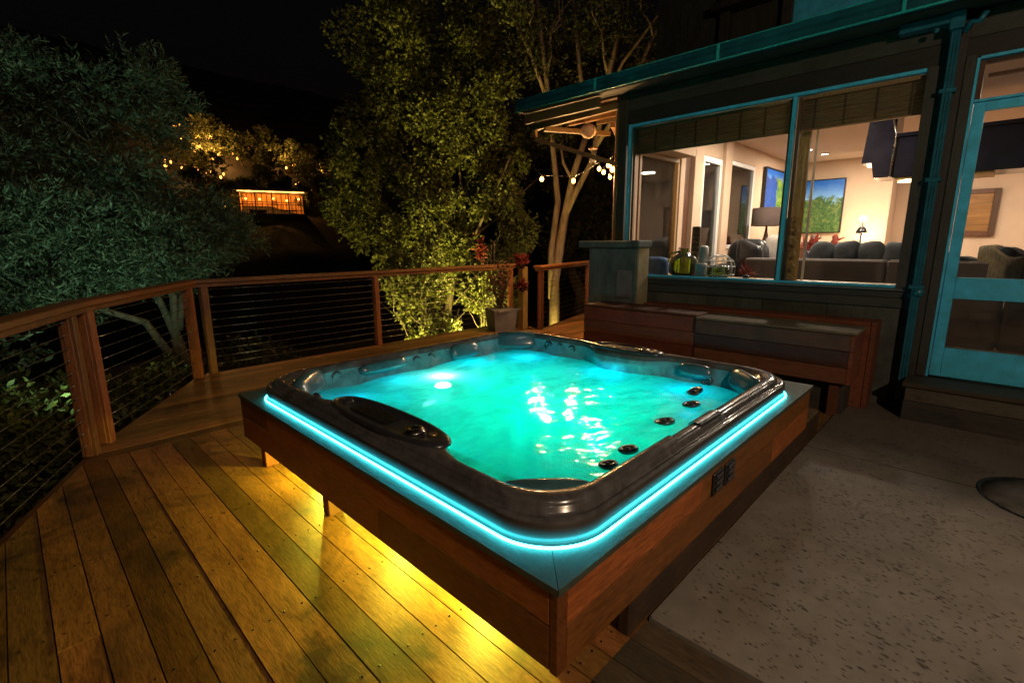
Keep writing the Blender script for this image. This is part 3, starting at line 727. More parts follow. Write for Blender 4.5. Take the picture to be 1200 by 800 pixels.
# headrests and jets
def headrest(x, y, ang, w_, h_=.075, z=.55):
    m = MB(); d = Vector((math.cos(ang), math.sin(ang), 0)); n_ = Vector((-d.y, d.x, 0))
    tilt = (Vector((0, 0, 1))-d*.45).normalized()
    m.pillow((x, y, z), n_, tilt, w_, h_, .042, 3.2, 12); m.build('headrest', 'pillow', tub)
headrest(1.27, 3.05, -PI/4, .20, .085, .56); headrest(3.20, 3.06, -3*PI/4, .21, .085, .56); headrest(3.19, 1.03, 3*PI/4, .18, .07, .56); headrest(1.24, 1.04, PI/4, .19, .055, .565)
headrest(2.62, 3.10, -PI/2, .15, .07, .555); headrest(1.85, 3.12, -PI/2, .20, .045, .56); headrest(3.26, 1.38, PI, .12, .05, .56)
def jet(x, y, z, n_, r=.045):
    n_ = Vector(n_).normalized(); a = n_.cross(Vector((0, 0, 1)))
    if a.length < .1: a = Vector((1, 0, 0))
    a.normalize(); b = n_.cross(a)
    m = MB(); m.lathe((x, y, z), [(r, -.01), (r, .006), (r*.85, .014), (r*.55, .010), (r*.5, .002), (.25*r, .002), (.2*r, .012), (.001, .014)], 20, ax=a, ay=b); m.build('jet', 'rim_dk', tub)
for (x, y, z, n_, r) in ((2.40, 1.17, .480, (0, .25, 1), .058), (2.78, 1.19, .480, (0, .25, 1), .055), (1.94, 1.12, .480, (0, .25, 1), .05), (1.74, 1.10, .479, (0, .25, 1), .045), (3.02, 1.28, .4842, (-.3, .5, 1), .06),
                         (1.50, 3.155, .54, (0, -1, .1), .045), (2.16, 3.15, .54, (0, -1, .1), .04), (2.30, 3.15, .54, (0, -1, .1), .04), (3.305, 2.75, .54, (-1, 0, .1), .045), (3.305, 2.62, .54, (-1, 0, .1), .04), (3.305, 2.49, .54, (-1, 0, .1), .04),
                         (3.27, 1.30, .50, (-1, 0, .1), .04), (1.20, 2.80, .53, (1, 0, .1), .045), (1.2, 2.68, .52, (1, 0, .1), .04)):
    jet(x, y, z, n_, r)
# water sheet, gently heaved
m = MB(); nw = 250; rw = random.Random(4); WV = []
for k in range(26):
    lam = .038*(4.2**rw.random()); th = rw.gauss(.7, .75); WV.append((2*PI/lam*math.cos(th), 2*PI/lam*math.sin(th), rw.uniform(0, 2*PI), lam*.0034*rw.uniform(.6, 1.3)))
xs = [CX-HA+.10+(2*HA-.20)*i/nw for i in range(nw+1)]; ys = [CY-HB+.10+(2*HB-.20)*i/nw for i in range(nw+1)]
for yy in ys:
    for xx in xs:
        env = .55+.45*math.sin(xx*3.1+1.3*math.sin(yy*2.3))*math.cos(yy*2.7+xx*.9)
        m.v.append((xx, yy, .478+.002*math.sin(xx*9+yy*5)+.0015*math.sin(yy*14-xx*7)+env*sum(a_*math.sin(kx*xx+ky*yy+p_) for kx, ky, p_, a_ in WV)))
def inw(x, y):
    r = R0+.02; a = HA-.125-r; b = HB-.125-r; dx = max(0, abs(x-CX)-a); dy = max(0, abs(y-CY)-b); return math.hypot(dx, dy) < r+.02
for j in range(nw):
    for i in range(nw):
        if inw((xs[i]+xs[i+1])/2, (ys[j]+ys[j+1])/2):
            a = j*(nw+1)+i; m.f.append((a, a+1, a+nw+2, a+nw+1)); m.bid.append(.5); m.sm.append(True)
m.build('water', 'water', tub)
# cyan light tube round the foot of the rim
r = ring(-.008, R0+.008); m = MB(); pts = [(p[0], p[1], .511) for p in r]+[(r[0][0], r[0][1], .511)]
m.tube(pts, .0055, 8, cap=False); m.build('light_strip', 'led', tub)
# underwater lamp
m = MB(); m.lathe((2.16, 2.82, .40), [(.06, 0), (.06, .01), (.045, .02), (.02, .025)], 20); m.build('underwater_lamp', 'underlamp', tub)
# yellow strips screwed under the surround
m = MB(); m.box(1.19, 1.21, 1.0, 2.3, .165, .172); m.build('under_light', 'yellow', tub)
m = MB(); m.box(1.19, 1.21, 2.5, 3.25, .165, .172); m.build('under_light', 'yellow', tub)

# ------------------------------------------------------------------ lights
def point(name, loc, col, W, r=.03, parent=None, kind='POINT', **kw):
    l = bpy.data.lights.new(name, kind); l.energy = W; l.color = col[:3]
    if kind in ('POINT', 'SPOT'): l.shadow_soft_size = r
    for k, v in kw.items(): setattr(l, k, v)
    o = bpy.data.objects.new(name, l); COL.objects.link(o); o.location = loc; return o
LG = dict(uw=.66, under=1, room=1.85, string=2.4, tree=1.0, rear_lamp=2.25)
for (x, y_, z, c, W) in ((1.80, 1.62, -.2, (0, 1, .40), 11), (2.15, 1.55, -.2, (0, 1, .48), 11), (1.85, 2.1, -.2, (0, 1, .48), 12), (2.5, 1.72, -.2, (0, .85, .65), 12), (2.05, 2.5, -.2, (0, .95, .55), 14),
                         (2.16, 2.80, .36, (.05, 1, .6), 1.4), (2.45, 2.3, -.2, (0, .78, .70), 12), (1.45, 2.80, .38, (0, .6, 1), 1.6), (3.05, 1.35, .38, (0, .6, 1), 2.6), (3.05, 2.0, .38, (0, .6, 1), 2.6), (3.02, 2.75, .38, (0, .65, 1), 3), (2.6, 2.95, .38, (0, .75, 1), 2.4), (1.9, 2.95, .38, (0, .6, 1), 1.8)):
    point('underwater_light', (x, y_, z), c, W*LG['uw'], .09)
for (x, y_, W) in ((1.30, 1.40, 31.0), (1.29, 2.05, 30), (1.29, 2.95, 27)):
    point('under_tub_light', (x, y_, .135), (1, .80 if y_ < 1.5 else .90, .06), W*LG['under'], .015)

# ------------------------------------------------------------------ house
XW = 5.32
house = root('house', (XW, 0, 0), 'dark timber house with turquoise window and door frames, lit warmly from inside', 'house')
m = MB()      # wall under the window, boards
yb = [.50, 1.05, 1.62, 2.2, 2.75, 3.36]
for a, b in zip(yb, yb[1:]): m.box(XW+.012, XW+.14, a+.002, b-.002, -.1, .87)
m.build('wall', 'siding_g', house)
m = MB(); m.box(XW-.012, XW+.13, .50, 3.36, .872, .955); m.box(XW-.004, XW+.13, .50, 3.36, .957, 1.018); m.build('sill_beam', 'siding', house)
m = MB(); m.box(XW-.035, XW+.10, .49, 3.30, 1.021, 1.040); m.build('window_sill', 'verdigris', house)
m = MB()
m.box(XW, XW+.14, -5, 3.37, 2.775, 2.93); m.box(XW+.01, XW+.14, -5, 3.37, 2.932, 3.12); m.box(XW, XW+.14, .275, .50, -.1, 2.773, .3)
m.box(XW, XW+.14, -5, -.72, .0, 2.773)
m.build('wall', 'siding', house)
m = MB(); m.box(XW-.03, XW-.002, .275, .335, .32, 2.80); m.box(XW-.02, XW-.002, .49, .56, 1.04, 2.775); m.box(XW-.022, XW-.002, .34, .485, .02, 3.08); m.build('wall_batten', 'siding_v', house)
# left corner post
m = MB(); m.box(XW-.01, XW+.13, 3.262, 3.375, 1.04, 3.12); m.build('corner_post', 'siding_v', house)
m = MB(); m.box(XW+.02, XW+.13, 3.378, 3.43, 0, 3.12); m.build('corner_board', 'beam', house)
# big window
win_ = MB(); y0, y1, z0, z1 = .487, 3.235, 1.043, 2.775
fr = MB()
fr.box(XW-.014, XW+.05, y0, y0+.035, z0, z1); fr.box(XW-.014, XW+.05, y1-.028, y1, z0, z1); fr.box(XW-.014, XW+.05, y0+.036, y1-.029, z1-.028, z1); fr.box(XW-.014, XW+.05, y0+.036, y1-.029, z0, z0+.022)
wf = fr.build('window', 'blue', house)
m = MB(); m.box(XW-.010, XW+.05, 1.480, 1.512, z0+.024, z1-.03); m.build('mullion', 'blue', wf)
m = MB()
for (a, b) in ((y0+.04, 1.478), (1.514, y1-.032)):
    m.box(XW+.052, XW+.09, a, a+.03, z0+.02, z1-.03); m.box(XW+.052, XW+.09, b-.03, b, z0+.02, z1-.03); m.box(XW+.052, XW+.09, a+.032, b-.032, z1-.06, z1-.03)
m.build('inner_frame', 'tan', wf)
for (a, b) in ((y0+.037, 1.479), (1.513, y1-.030)):
    m = MB(); m.box(XW+.02, XW+.026, a, b, z0+.023, z1-.029); m.build('pane', 'glass', wf)
# bamboo blinds
for (a, b, lab) in ((.54, 1.46, 'bamboo roman blind gathered at the top of the right window pane'), (1.53, 3.19, 'bamboo roman blind gathered at the top of the left window pane')):
    t = root('bamboo_blind', (XW+.11, (a+b)/2, 2.45), lab, 'blind', 'bamboo blinds in the big window')
    m = MB(); n = 7
    for k in range(n):
        zt = 2.735-.038*k; m.box(XW+.10-.004*k % .012, XW+.116+.008*(k % 2), a, b, zt-.042, zt)
    m.build('blind_folds', 'bamboo', t)
    m = MB(); m.box(XW+.10, XW+.13, a, b, 2.452, 2.468); m.build('bottom_bar', 'tan', t)
# door and transom
fr = MB()
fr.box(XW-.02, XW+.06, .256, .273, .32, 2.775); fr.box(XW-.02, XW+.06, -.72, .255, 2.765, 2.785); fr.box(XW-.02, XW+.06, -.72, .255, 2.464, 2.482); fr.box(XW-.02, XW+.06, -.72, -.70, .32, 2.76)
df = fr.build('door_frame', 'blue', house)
m = MB(); m.box(XW+.02, XW+.026, -.70, .255, 2.484, 2.763); m.build('transom_pane', 'glass', df)
m = MB(); m.box(XW+.03, XW+.07, .225, .255, 2.484, 2.763); m.box(XW+.03, XW+.07, -.70, .223, 2.735, 2.763); m.box(XW+.03, XW+.07, -.7, .2, 2.64, 2.665); m.build('transom_wood', 'darkwood', df)
dr = MB()
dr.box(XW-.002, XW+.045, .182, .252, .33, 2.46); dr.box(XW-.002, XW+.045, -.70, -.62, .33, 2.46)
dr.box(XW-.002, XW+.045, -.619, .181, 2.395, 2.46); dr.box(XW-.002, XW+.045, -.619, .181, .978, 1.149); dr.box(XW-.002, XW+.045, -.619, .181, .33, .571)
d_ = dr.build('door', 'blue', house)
m = MB(); m.box(XW+.018, XW+.024, -.619, .181, 1.150, 2.394); m.build('pane', 'glass', d_)
m = MB(); m.box(XW+.018, XW+.024, -.619, .181, .572, .977); m.build('pane', 'glass_dk', d_)
m = MB(); m.tube([(XW-.01, -.66, 1.25), (XW-.05, -.66, 1.25), (XW-.05, -.56, 1.25)], .009, 8); m.build('handle', 'chrome', d_)
# door step: two stacked planks risers
m = MB(); m.box(4.99, XW-.004, -3, .37, .0, .155); m.build('door_step', 'siding', house)
m = MB(); m.box(5.0, XW-.004, -3, .365, .157, .275); m.box(4.975, XW-.004, -3, .385, .277, .312); m.build('door_step', wood('step_tread', (.05, .045, .038), (.13, .115, .095), 'Y', .6, 1, .4), house)
# roof, fascia, gutter
YL = 4.62
XF = 4.86
m = MB()
m.add([(XF+.07, YL-.01, 3.19), (XF+.07, -5, 3.19), (9.2, -5, 3.95), (9.2, YL-.01, 3.95), (XF+.07, YL-.01, 3.14), (XF+.07, -5, 3.14), (9.2, -5, 3.90), (9.2, YL-.01, 3.90)],
      [[0, 1, 2, 3], [4, 7, 6, 5], [0, 4, 5, 1], [1, 5, 6, 2], [2, 6, 7, 3], [3, 7, 4, 0]], .5)
rf = m.build('roof', 'roof', house)
m = MB(); prof = [(XF+.07, 3.075), (XF+.01, 3.065), (XF-.012, 3.085), (XF-.018, 3.13), (XF-.006, 3.165), (XF-.012, 3.205), (XF-.002, 3.215), (XF+.008, 3.205), (XF+.012, 3.09), (XF+.07, 3.10)]
n = len(prof); yseg = [YL, 3.4, 2.05, .7, -1, -5]
for a, b in zip(yseg, yseg[1:]):
    vs = [(p[0], a-.002, p[1]) for p in prof]+[(p[0], b+.002, p[1]) for p in prof]
    m.add(vs, [[k, (k+1) % n, n+(k+1) % n, n+k] for k in range(n)]+[list(range(n))[::-1], list(range(n, 2*n))], .5)
gt = m.build('gutter', 'teal', rf)
m = MB(); m.tube([(XF-.018, YL, 3.075), (XF-.018, -5, 3.075)], .009, 8); m.tube([(XF-.013, YL, 3.212), (XF-.013, -5, 3.212)], .005, 8)
for yy in (3.4, 2.05, .7): m.box(XF-.026, XF-.012, yy-.012, yy+.012, 3.08, 3.21)
m.build('gutter_lip', 'teal_lip', gt)
m = MB(); m.add([(XF+.02, YL-.02, 3.06), (XF+.02, 3.45, 3.06), (XF+.02, -5, 3.06), (XW, -5, 3.12), (XW, YL-.02, 3.12), (XF+.02, YL-.02, 3.07), (XF+.02, -5, 3.07), (XW, -5, 3.13), (XW, YL-.02, 3.13)],
                [[0, 1, 2, 3, 4], [5, 8, 7, 6]], .5); m.build('soffit', 'siding', rf)
# rafters of the open eave left of the house
for k, (xa, zt) in enumerate(((4.98, 3.06), (5.32, 3.09), (5.9, 3.18), (6.6, 3.3))):
    m = MB(); m.box(xa, xa+.05, 3.44, YL-.03, zt-.11, zt); m.build('rafter', 'beam', rf)
m = MB()
for k in range(9): m.box(5.36+.37*k, 5.36+.37*k+.36, 3.44, YL-.02, 3.125+.074*k, 3.135+.074*k)
m.build('roof_boards', 'beam', rf)
# bracket frame under the eave: header, short hanger and long diagonal brace
m = MB(); m.obox((5.32, 4.06, 2.99), (0, 1, -.03), (1, 0, 0), .66, .03, .035); m.obox((5.32, 4.70, 2.91), (0, 0, 1), (1, 0, 0), .10, .025, .025)
m.obox((5.32, 4.06, 2.60), (0, 1.32, .47), (1, 0, 0), .70, .025, .025); m.build('eave_bracket', 'beam', house)
m = MB(); m.obox((5.75, 4.3, 2.93), (1, -.5, 0), (.5, 1, 0), .5, .03, .03); m.obox((6.1, 3.9, 2.9), (1, .5, 0), (-.5, 1, 0), .5, .03, .03); m.build('eave_bracket', 'beam', house)
# downspout with scupper
ds = root('downspout', (XW-.06, .415, .3), 'blue painted downspout with stubby scupper box beside the door', 'downspout')
m = MB(); m.box(XW-.09, XW-.024, .385, .445, .10, 3.02)
for k in range(3): m.box(XW-.098, XW-.091, .393+.02*k, .399+.02*k, .12, 3.0)
m.build('pipe', 'spout', ds)
m = MB(); m.box(XW-.14, XW-.03, .44, .76, 3.03, 3.095); m.box(XW-.15, XW-.03, .37, .455, 2.98, 3.10)
m.tube([(XW-.08, .37, 2.96), (XW-.1, .33, 3.02), (XW-.12, .29, 3.0), (XW-.12, .26, 3.06)], .02, 8); m.ball((XW-.13, .53, 3.0), .02, 8); m.build('scupper', 'spout', ds)
for z in (2.55, 1.9, 1.05):
    m = MB(); m.box(XW-.10, XW-.024, .365, .465, z, z+.03); m.build('strap', 'spout', ds)
m = MB(); m.ball((XW-.07, .40, 1.02), .045, 10); m.tube([(XW-.07, .4, 1.02), (XW-.05, .46, .98)], .03, 8); m.build('elbow', 'spout', ds)
# upper storey
m = MB()
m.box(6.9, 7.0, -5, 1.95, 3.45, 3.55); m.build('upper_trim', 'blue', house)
up = MB(); up.box(7.0, 9.0, -5, 2.95, 3.4, 3.95); up.build('upper_wall', 'siding_v', house)
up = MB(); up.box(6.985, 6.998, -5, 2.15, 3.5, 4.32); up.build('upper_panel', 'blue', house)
up = MB(); up.box(6.8, 9.0, -5, 3.0, 4.33, 4.42)
for yy in (2.95, 2.2): up.box(6.94, 7.06, yy-.12, yy, 3.4, 5.6)
up.box(7.06, 7.1, 2.2, 3.9, 3.6, 5.6)
up.build('upper_timber', 'siding_v', house)

# interior shell
YI = 3.40; XB = 12.5; ZC = 3.10; ZF = .32
m = MB(); m.box(XW+.145, 15, -5, YI+.15, ZF-.1, ZF); m.build('interior_floor', 'floor_in', house)
m = MB(); m.box(XW+.145, 15, -5, YI+.15, ZC, ZC+.03); m.build('ceiling', 'ceiling', house)
iw = MB()
iw.box(XB, XB+.1, 1.62, YI+.15, ZF, ZC); iw.box(13.3, 13.4, -5, 1.62, ZF, ZC); iw.box(XB, 13.3, 1.60, 1.62, ZF, ZC)
iw.box(XW+.145, 5.85, YI, YI+.12, ZF, ZC); iw.box(5.85, 6.98, YI, YI+.12, 2.60, ZC); iw.box(5.85, 6.98, YI, YI+.12, ZF, 1.14)
iw.box(6.98, 7.12, YI-.03, YI+.12, ZF, ZC); iw.box(7.12, 7.42, YI, YI+.12, 2.72, ZC); iw.box(7.42, 7.72, YI-.04, YI+.12, ZF, ZC); iw.box(7.72, 8.52, YI, YI+.12, 2.76, ZC)
iw.box(8.52, 8.80, YI-.06, YI+.12, ZF, ZC); iw.box(8.8, 10.05, YI, YI+.12, 2.80, ZC); iw.box(8.8, 10.05, YI, YI+.12, ZF, 1.3); iw.box(10.05, XB, YI, YI+.12, ZF, ZC)
iw.box(XW+.2, 15, -5.1, -5, ZF, ZC); iw.box(15, 15.1, -5, YI, ZF, ZC)
iw.build('interior_wall', 'peach', house)
m = MB(); m.box(XW+.15, 6.95, 3.15, 3.39, 2.60, 2.78); m.build('soffit_box', 'peach', house)
m = MB(); m.box(7.13, 7.40, YI+.02, YI+.08, ZF, 2.71); m.build('wood_panel', 'darkwood', house)
def sidewin(x0, x1, z0, z1, fmat, w_=.05, gm='glass', nm='side_window'):
    m = MB(); a = YI-.015; b = YI+.07
    m.box(x0, x0+w_, a, b, z0, z1); m.box(x1-w_, x1, a, b, z0, z1); m.box(x0+w_+.001, x1-w_-.001, a, b, z1-w_, z1); m.box(x0+w_+.001, x1-w_-.001, a, b, z0, z0+w_)
    f_ = m.build(nm, fmat, house); m = MB(); m.box(x0+w_, x1-w_, YI+.03, YI+.036, z0+w_, z1-w_); m.build('pane', gm, f_)
sidewin(5.86, 6.97, 1.15, 2.59, 'tan'); sidewin(7.73, 8.51, ZF, 2.75, 'white', .09, nm='side_door'); sidewin(8.81, 10.04, 1.31, 2.79, 'white', .07)
m = MB(); m.box(XW+.145, 5.95, .55, 3.38, .98, 1.035); m.build('window_shelf', 'tan', house)
dl = []
def downlight(x, y_, lab):
    t = root('ceiling_light', (x, y_, ZC), lab, 'ceiling light', 'recessed lights in the ceiling')
    m = MB(); m.lathe((x, y_, ZC-.02), [(.085, .019), (.085, .006), (.07, 0), (.06, .008)], 20); m.build('trim_ring', 'white', t)
    m = MB(); m.lathe((x, y_, ZC-.014), [(.055, .01), (.055, .0), (.001, 0)], 16); m.build('lens', 'down', t)
downlight(8.7, 3.05-.35, 'recessed ceiling light nearest the white side windows')
downlight(10.71, 2.70, 'recessed ceiling light, left one of the pair above the garden painting')
downlight(11.46, 2.60, 'recessed ceiling light, right one of the pair above the garden painting')
for (x, y_, W) in ((8.0, 2.2, 50), (10.8, 2.2, 60), (11.2, .6, 40), (8.5, -.8, 40), (6.5, 1.8, 22), (12.2, -1.8, 30)):
    point('room_light', (x, y_, ZC-.03), (1, .83, .65), W*LG['room'], kind='AREA', shape='DISK', size=.35)
# interior furniture
t = root('sofa', (7.0, .6, ZF), 'long taupe sofa seen from behind through the big window', 'sofa')
m = MB()
for (a, b) in ((-2.4, -.15), (-.14, .80), (.81, 1.66), (1.67, 2.26)): m.box(6.6, 6.82, a, b, ZF+.06, 1.235, bev=.02)
m.build('backrest', 'cloth_brown', t)
m = MB(); m.box(6.83, 7.5, -2.4, 2.26, ZF+.06, .78, bev=.03); m.build('seat', 'cloth_brown', t)
for (x, y_) in ((6.65, -2.2), (6.65, 2.15), (7.4, -2.2), (7.4, 2.15)):
    m = MB(); m.box(x, x+.06, y_, y_+.06, ZF, ZF+.06); m.build('leg', 'darkwood', t)
for k, (y_, dz, lab) in enumerate(((1.48, .0, 'charcoal sofa cushion, leftmost in the row along the sofa back'), (1.24, .005, 'charcoal sofa cushion, second from the left along the sofa back'), (1.0, .0, 'charcoal sofa cushion, third from the left along the sofa back'), (.76, -.005, 'charcoal sofa cushion nearest the right side of the big window'))):
    m = MB(); m.pillow((6.98, y_, 1.27+dz), (0, 1, .05*(-1)**k), (0, 0, 1), .145, .165, .085, 3.2, 12, .06)
    o = m.build('cushion', 'cloth_grey'); tag(o, lab, 'cushion', 'charcoal cushions on the sofa')
# throw blankets seen in the door glass
def drape(cx, y0, y1, z, mat, name, lab, amp=.05, th=.02, ph=0):
    m = MB(); nx_, ny_ = 16, 30; V = []
    for j in range(ny_+1):
        y_ = y0+(y1-y0)*j/ny_
        for i in range(nx_+1):
            s = i/nx_; xx = cx-.28+s*.6
            zz = z+amp*math.sin(y_*9+s*3+ph)+amp*.6*math.sin(y_*21+s*5+ph)-(.30*(max(0, .18-s)/.18)**1.0)-.14*max(0, s-.45)
            if s < .2: xx = cx-.255+.03*math.sin(y_*15)
            V.append((xx, y_, zz))
    n0 = len(V); V2 = V+[(x, y_, zz-th) for x, y_, zz in V]; F = []
    for j in range(ny_):
        for i in range(nx_):
            a = j*(nx_+1)+i; F.append([a, a+1, a+nx_+2, a+nx_+1]); F.append([n0+a, n0+a+nx_+1, n0+a+nx_+2, n0+a+1])
    m.add(V2, F, .5, True); o = m.build(name, mat); tag(o, lab, 'blanket'); return o
drape(6.85, -.75, .10, 1.33, 'rug', 'throw_blanket', 'cream striped throw blanket bunched over the sofa behind the door glass', .045)
drape(6.95, -.35, .36, 1.30, 'cloth_grey', 'throw_blanket', 'dark grey throw blanket beside the cream one behind the door glass', .05, ph=2)
# armchair
t = root('armchair', (8.2, 2.72, ZF), 'black leather armchair by the side windows', 'armchair')
m = MB(); m.pillow((8.35, 2.82, .98), (.3, 1, 0), (0, 0, 1), .36, .50, .12, 4, 14); m.build('backrest', 'leather', t)
m = MB(); m.pillow((8.0, 2.65, .70), (1, 0, 0), (0, 1, 0), .42, .38, .14, 4, 12); m.build('seat', 'leather', t)
for s_ in (-1, 1):
    m = MB(); m.pillow((8.0, 2.65+.42*s_, .84), (1, 0, 0), (0, 0, 1), .42, .26, .09, 4, 12); m.build('arm', 'leather', t)
m = MB(); m.box(7.65, 8.35, 2.3, 3.0, ZF, .58); m.build('base', 'leather', t)
m = MB(); m.pillow((7.86, 2.62, 1.22), (.4, 1, .3), (-.2, 0, 1), .24, .22, .08, 3, 12, .08); o = m.build('cushion', 'leather'); tag(o, 'shiny dark cushion propped on the black armchair', 'cushion')
m = MB(); m.pillow((8.6, 2.45, 1.30), (.2, 1, 0), (0, 0, 1), .24, .24, .08, 3, 12, .06); o = m.build('cushion', 'cushion_lt'); tag(o, 'pale cushion between the armchair and the brown lamp', 'cushion')
# brown box-shaped lamp on dark stand
t = root('floor_lamp', (9.5, 2.93, ZF), 'standing lamp with drum shade of dark brown cloth beside the side window', 'lamp')
m = MB(); m.lathe((9.5, 2.93, 1.70), [(.25, 0), (.255, .01), (.25, .30), (.24, .31)], 28); m.build('lamp_shade', 'shade', t)
m = MB(); m.lathe((9.5, 2.93, ZF), [(.16, 0), (.16, .02), (.03, .04), (.02, .6), (.05, .9), (.06, 1.1), (.02, 1.3), (.015, 1.42)], 16); m.build('stand', 'darkwood', t)
# side table and things
t = root('side_table', (9.0, 2.3, ZF), 'small white side table behind the mullion post', 'table')
m = MB(); m.box(8.7, 9.3, 2.0, 2.6, 1.08, 1.12); m.build('tabletop', 'white', t)
for (x, y_) in ((8.72, 2.02), (8.72, 2.54), (9.24, 2.02), (9.24, 2.54)):
    m = MB(); m.box(x, x+.04, y_, y_+.04, ZF, 1.078); m.build('leg', 'darkwood', t)
# flower vase
t = root('flower_vase', (9.0, 2.06+.05, 1.12), 'dark vase holding pink lily blooms behind the sofa', 'vase')
m = MB(); m.lathe((9.0, 2.11, 1.121), [(.04, 0), (.06, .06), (.05, .14), (.03, .18)], 16); m.build('vase_body', 'navy', t)
pts = np.array([[9.0, 2.11, 1.30]]*26)+RNG.normal(size=(26, 3))*.03; dirs = RNG.normal(size=(26, 3))*.8+np.array([0, 0, 1.2])
leaves('bloom', pts, dirs, .20, .06, 'redleaf', t)
# paintings
def frame_pic(name, lab, x0, x1, y0, y1, z0, z1, matname, fm, plane):
    t = root(name, ((x0+x1)/2, (y0+y1)/2, z0), lab, 'picture')
    m = MB()
    if plane == 'x':
        m.box(x0, x1, y0, y1, z0, z1); m.build('canvas', matname, t)
        f_ = MB(); w_ = .02 if fm == 'black' else .09
        f_.box(x0-.015, x1, y0-w_, y0-.001, z0-w_, z1+w_); f_.box(x0-.015, x1, y1+.001, y1+w_, z0-w_, z1+w_); f_.box(x0-.015, x1, y0, y1, z1+.001, z1+w_); f_.box(x0-.015, x1, y0, y1, z0-w_, z0-.001)
    else:
        m.box(x0, x1, y0, y1, z0, z1); m.build('canvas', matname, t)
        f_ = MB(); w_ = .03
        f_.box(x0-w_, x0-.001, y0-.01, y1, z0-w_, z1+w_); f_.box(x1+.001, x1+w_, y0-.01, y1, z0-w_, z1+w_); f_.box(x0, x1, y0-.01, y1, z1+.001, z1+w_); f_.box(x0, x1, y0-.01, y1, z0-w_, z0-.001)
    f_.build('frame', fm, t)
frame_pic('painting', 'bright landscape painting of a green garden under blue sky on the back wall', 12.45, 12.495, 2.40, 3.32, 1.62, 2.70, painting('garden_painting', 0, 1.08, 'y', 'garden'), 'black', 'x')
frame_pic('painting', 'blue and lime green painting on the side wall left of the mullion', 10.55, 11.95, 3.34, 3.39, 1.98, 2.82, painting('lime_painting', 0, .84, 'x', 'lime'), 'black', 'y')
frame_pic('framed_picture', 'brown sunset picture in wide dark wooden frame seen through the door', 13.24, 13.29, .12, .50, 1.60, 2.30, simple('sunset_print', (.30, .15, .05), .3, var=.5, scale=3, stretch=(1, .3, 4), bumps=.02), 'darkwood', 'x')
# sideboard with table lamp
t = root('sideboard', (12.1, 2.3, ZF), 'low sideboard under the garden painting on the back wall', 'sideboard')
m = MB(); m.box(11.75, 12.44, 1.7, 3.2, ZF+.1, 1.30); m.build('cabinet', 'darkwood', t)
m = MB(); m.box(11.72, 12.44, 1.68, 3.22, 1.302, 1.34); m.build('top', 'tan', t)
t = root('table_lamp', (12.0, 1.93, 1.34), 'small glowing table lamp at the right end of the sideboard', 'lamp')
m = MB(); m.lathe((12.0, 1.93, 1.342), [(.07, 0), (.06, .02), (.02, .05), (.015, .24)], 14); m.build('base', 'black', t)
m = MB(); m.ball((12.0, 1.93, 1.86), .055, 10); m.build('bulb', 'down', t)
m = MB(); m.lathe((12.0, 1.93, 1.58), [(.10, 0), (.09, .05), (.06, .10), (.02, .14)], 16); m.build('shade', 'black', t)
m = MB(); m.tube([(12.0, 1.93, 1.70), (12.02, 1.93, 1.84)], .008, 6); m.build('stem', 'black', t)
point('table_lamp_light', (12.15, 1.90, 1.52), (1, .66, .38), 16*LG['room'], .05)
for (y_, z, lab) in ((2.35, 1.36, 'pink figurine on the sideboard left of the table lamp'), (2.75, 1.36, 'brown figurine on the sideboard below the garden painting')):
    m = MB(); m.lathe((11.95, y_, 1.342), [(.06, 0), (.08, .06), (.05, .12), (.06, .17), (.02, .22)], 14); m.tube([(11.95, y_, 1.44), (11.95, y_-.16, 1.50)], [.03, .01], 8)
    o = m.build('figurine', 'shade' if y_ > 2.5 else 'redleaf'); tag(o, lab, 'ornament')
# dark hanging kitchen cabinet with hood and lit underside
t = root('hanging_cabinet', (7.5, .4, 2.2), 'dark navy hanging kitchen cabinet with lit underside seen at the top of window and door', 'cabinet')
m = MB(); m.box(7.5, 8.1, -1.6, .98, 2.17, 2.62, bev=.01); m.box(7.47, 8.12, -1.6, .99, 2.622, 2.66); m.build('cabinet', 'navy', t)
m = MB(); m.add([(7.5, 1.26, 2.92), (7.5, 1.0, 2.98), (7.5, .985, 2.18), (7.5, 1.16, 2.18), (7.5, 1.2, 2.36), (7.5, 1.30, 2.36),
                 (8.0, 1.26, 2.92), (8.0, 1.0, 2.98), (8.0, .985, 2.18), (8.0, 1.16, 2.18), (8.0, 1.2, 2.36), (8.0, 1.30, 2.36)],
                [[0, 1, 2, 3, 4, 5], [11, 10, 9, 8, 7, 6]]+[[k, (k+1) % 6, 6+(k+1) % 6, 6+k] for k in range(6)], .5); m.build('side_panel', 'navy', t)
m = MB(); m.tube([(7.48, 1.07, 2.99), (7.48, .985, 2.64), (7.48, 1.0, 2.18)], .012, 8); m.build('edge_trim', 'chrome', t)
m = MB(); m.lathe((7.75, .86, 2.13), [(.07, .03), (.09, 0), (.001, 0)], 16); m.build('lamp', 'flame', t)
m = MB(); m.box(7.52, 8.05, .1, .95, 2.145, 2.168); m.build('underside', 'golden', t)
point('cabinet_light', (7.75, .86, 2.08), (1, .65, .3), 3*LG['room'], .04)
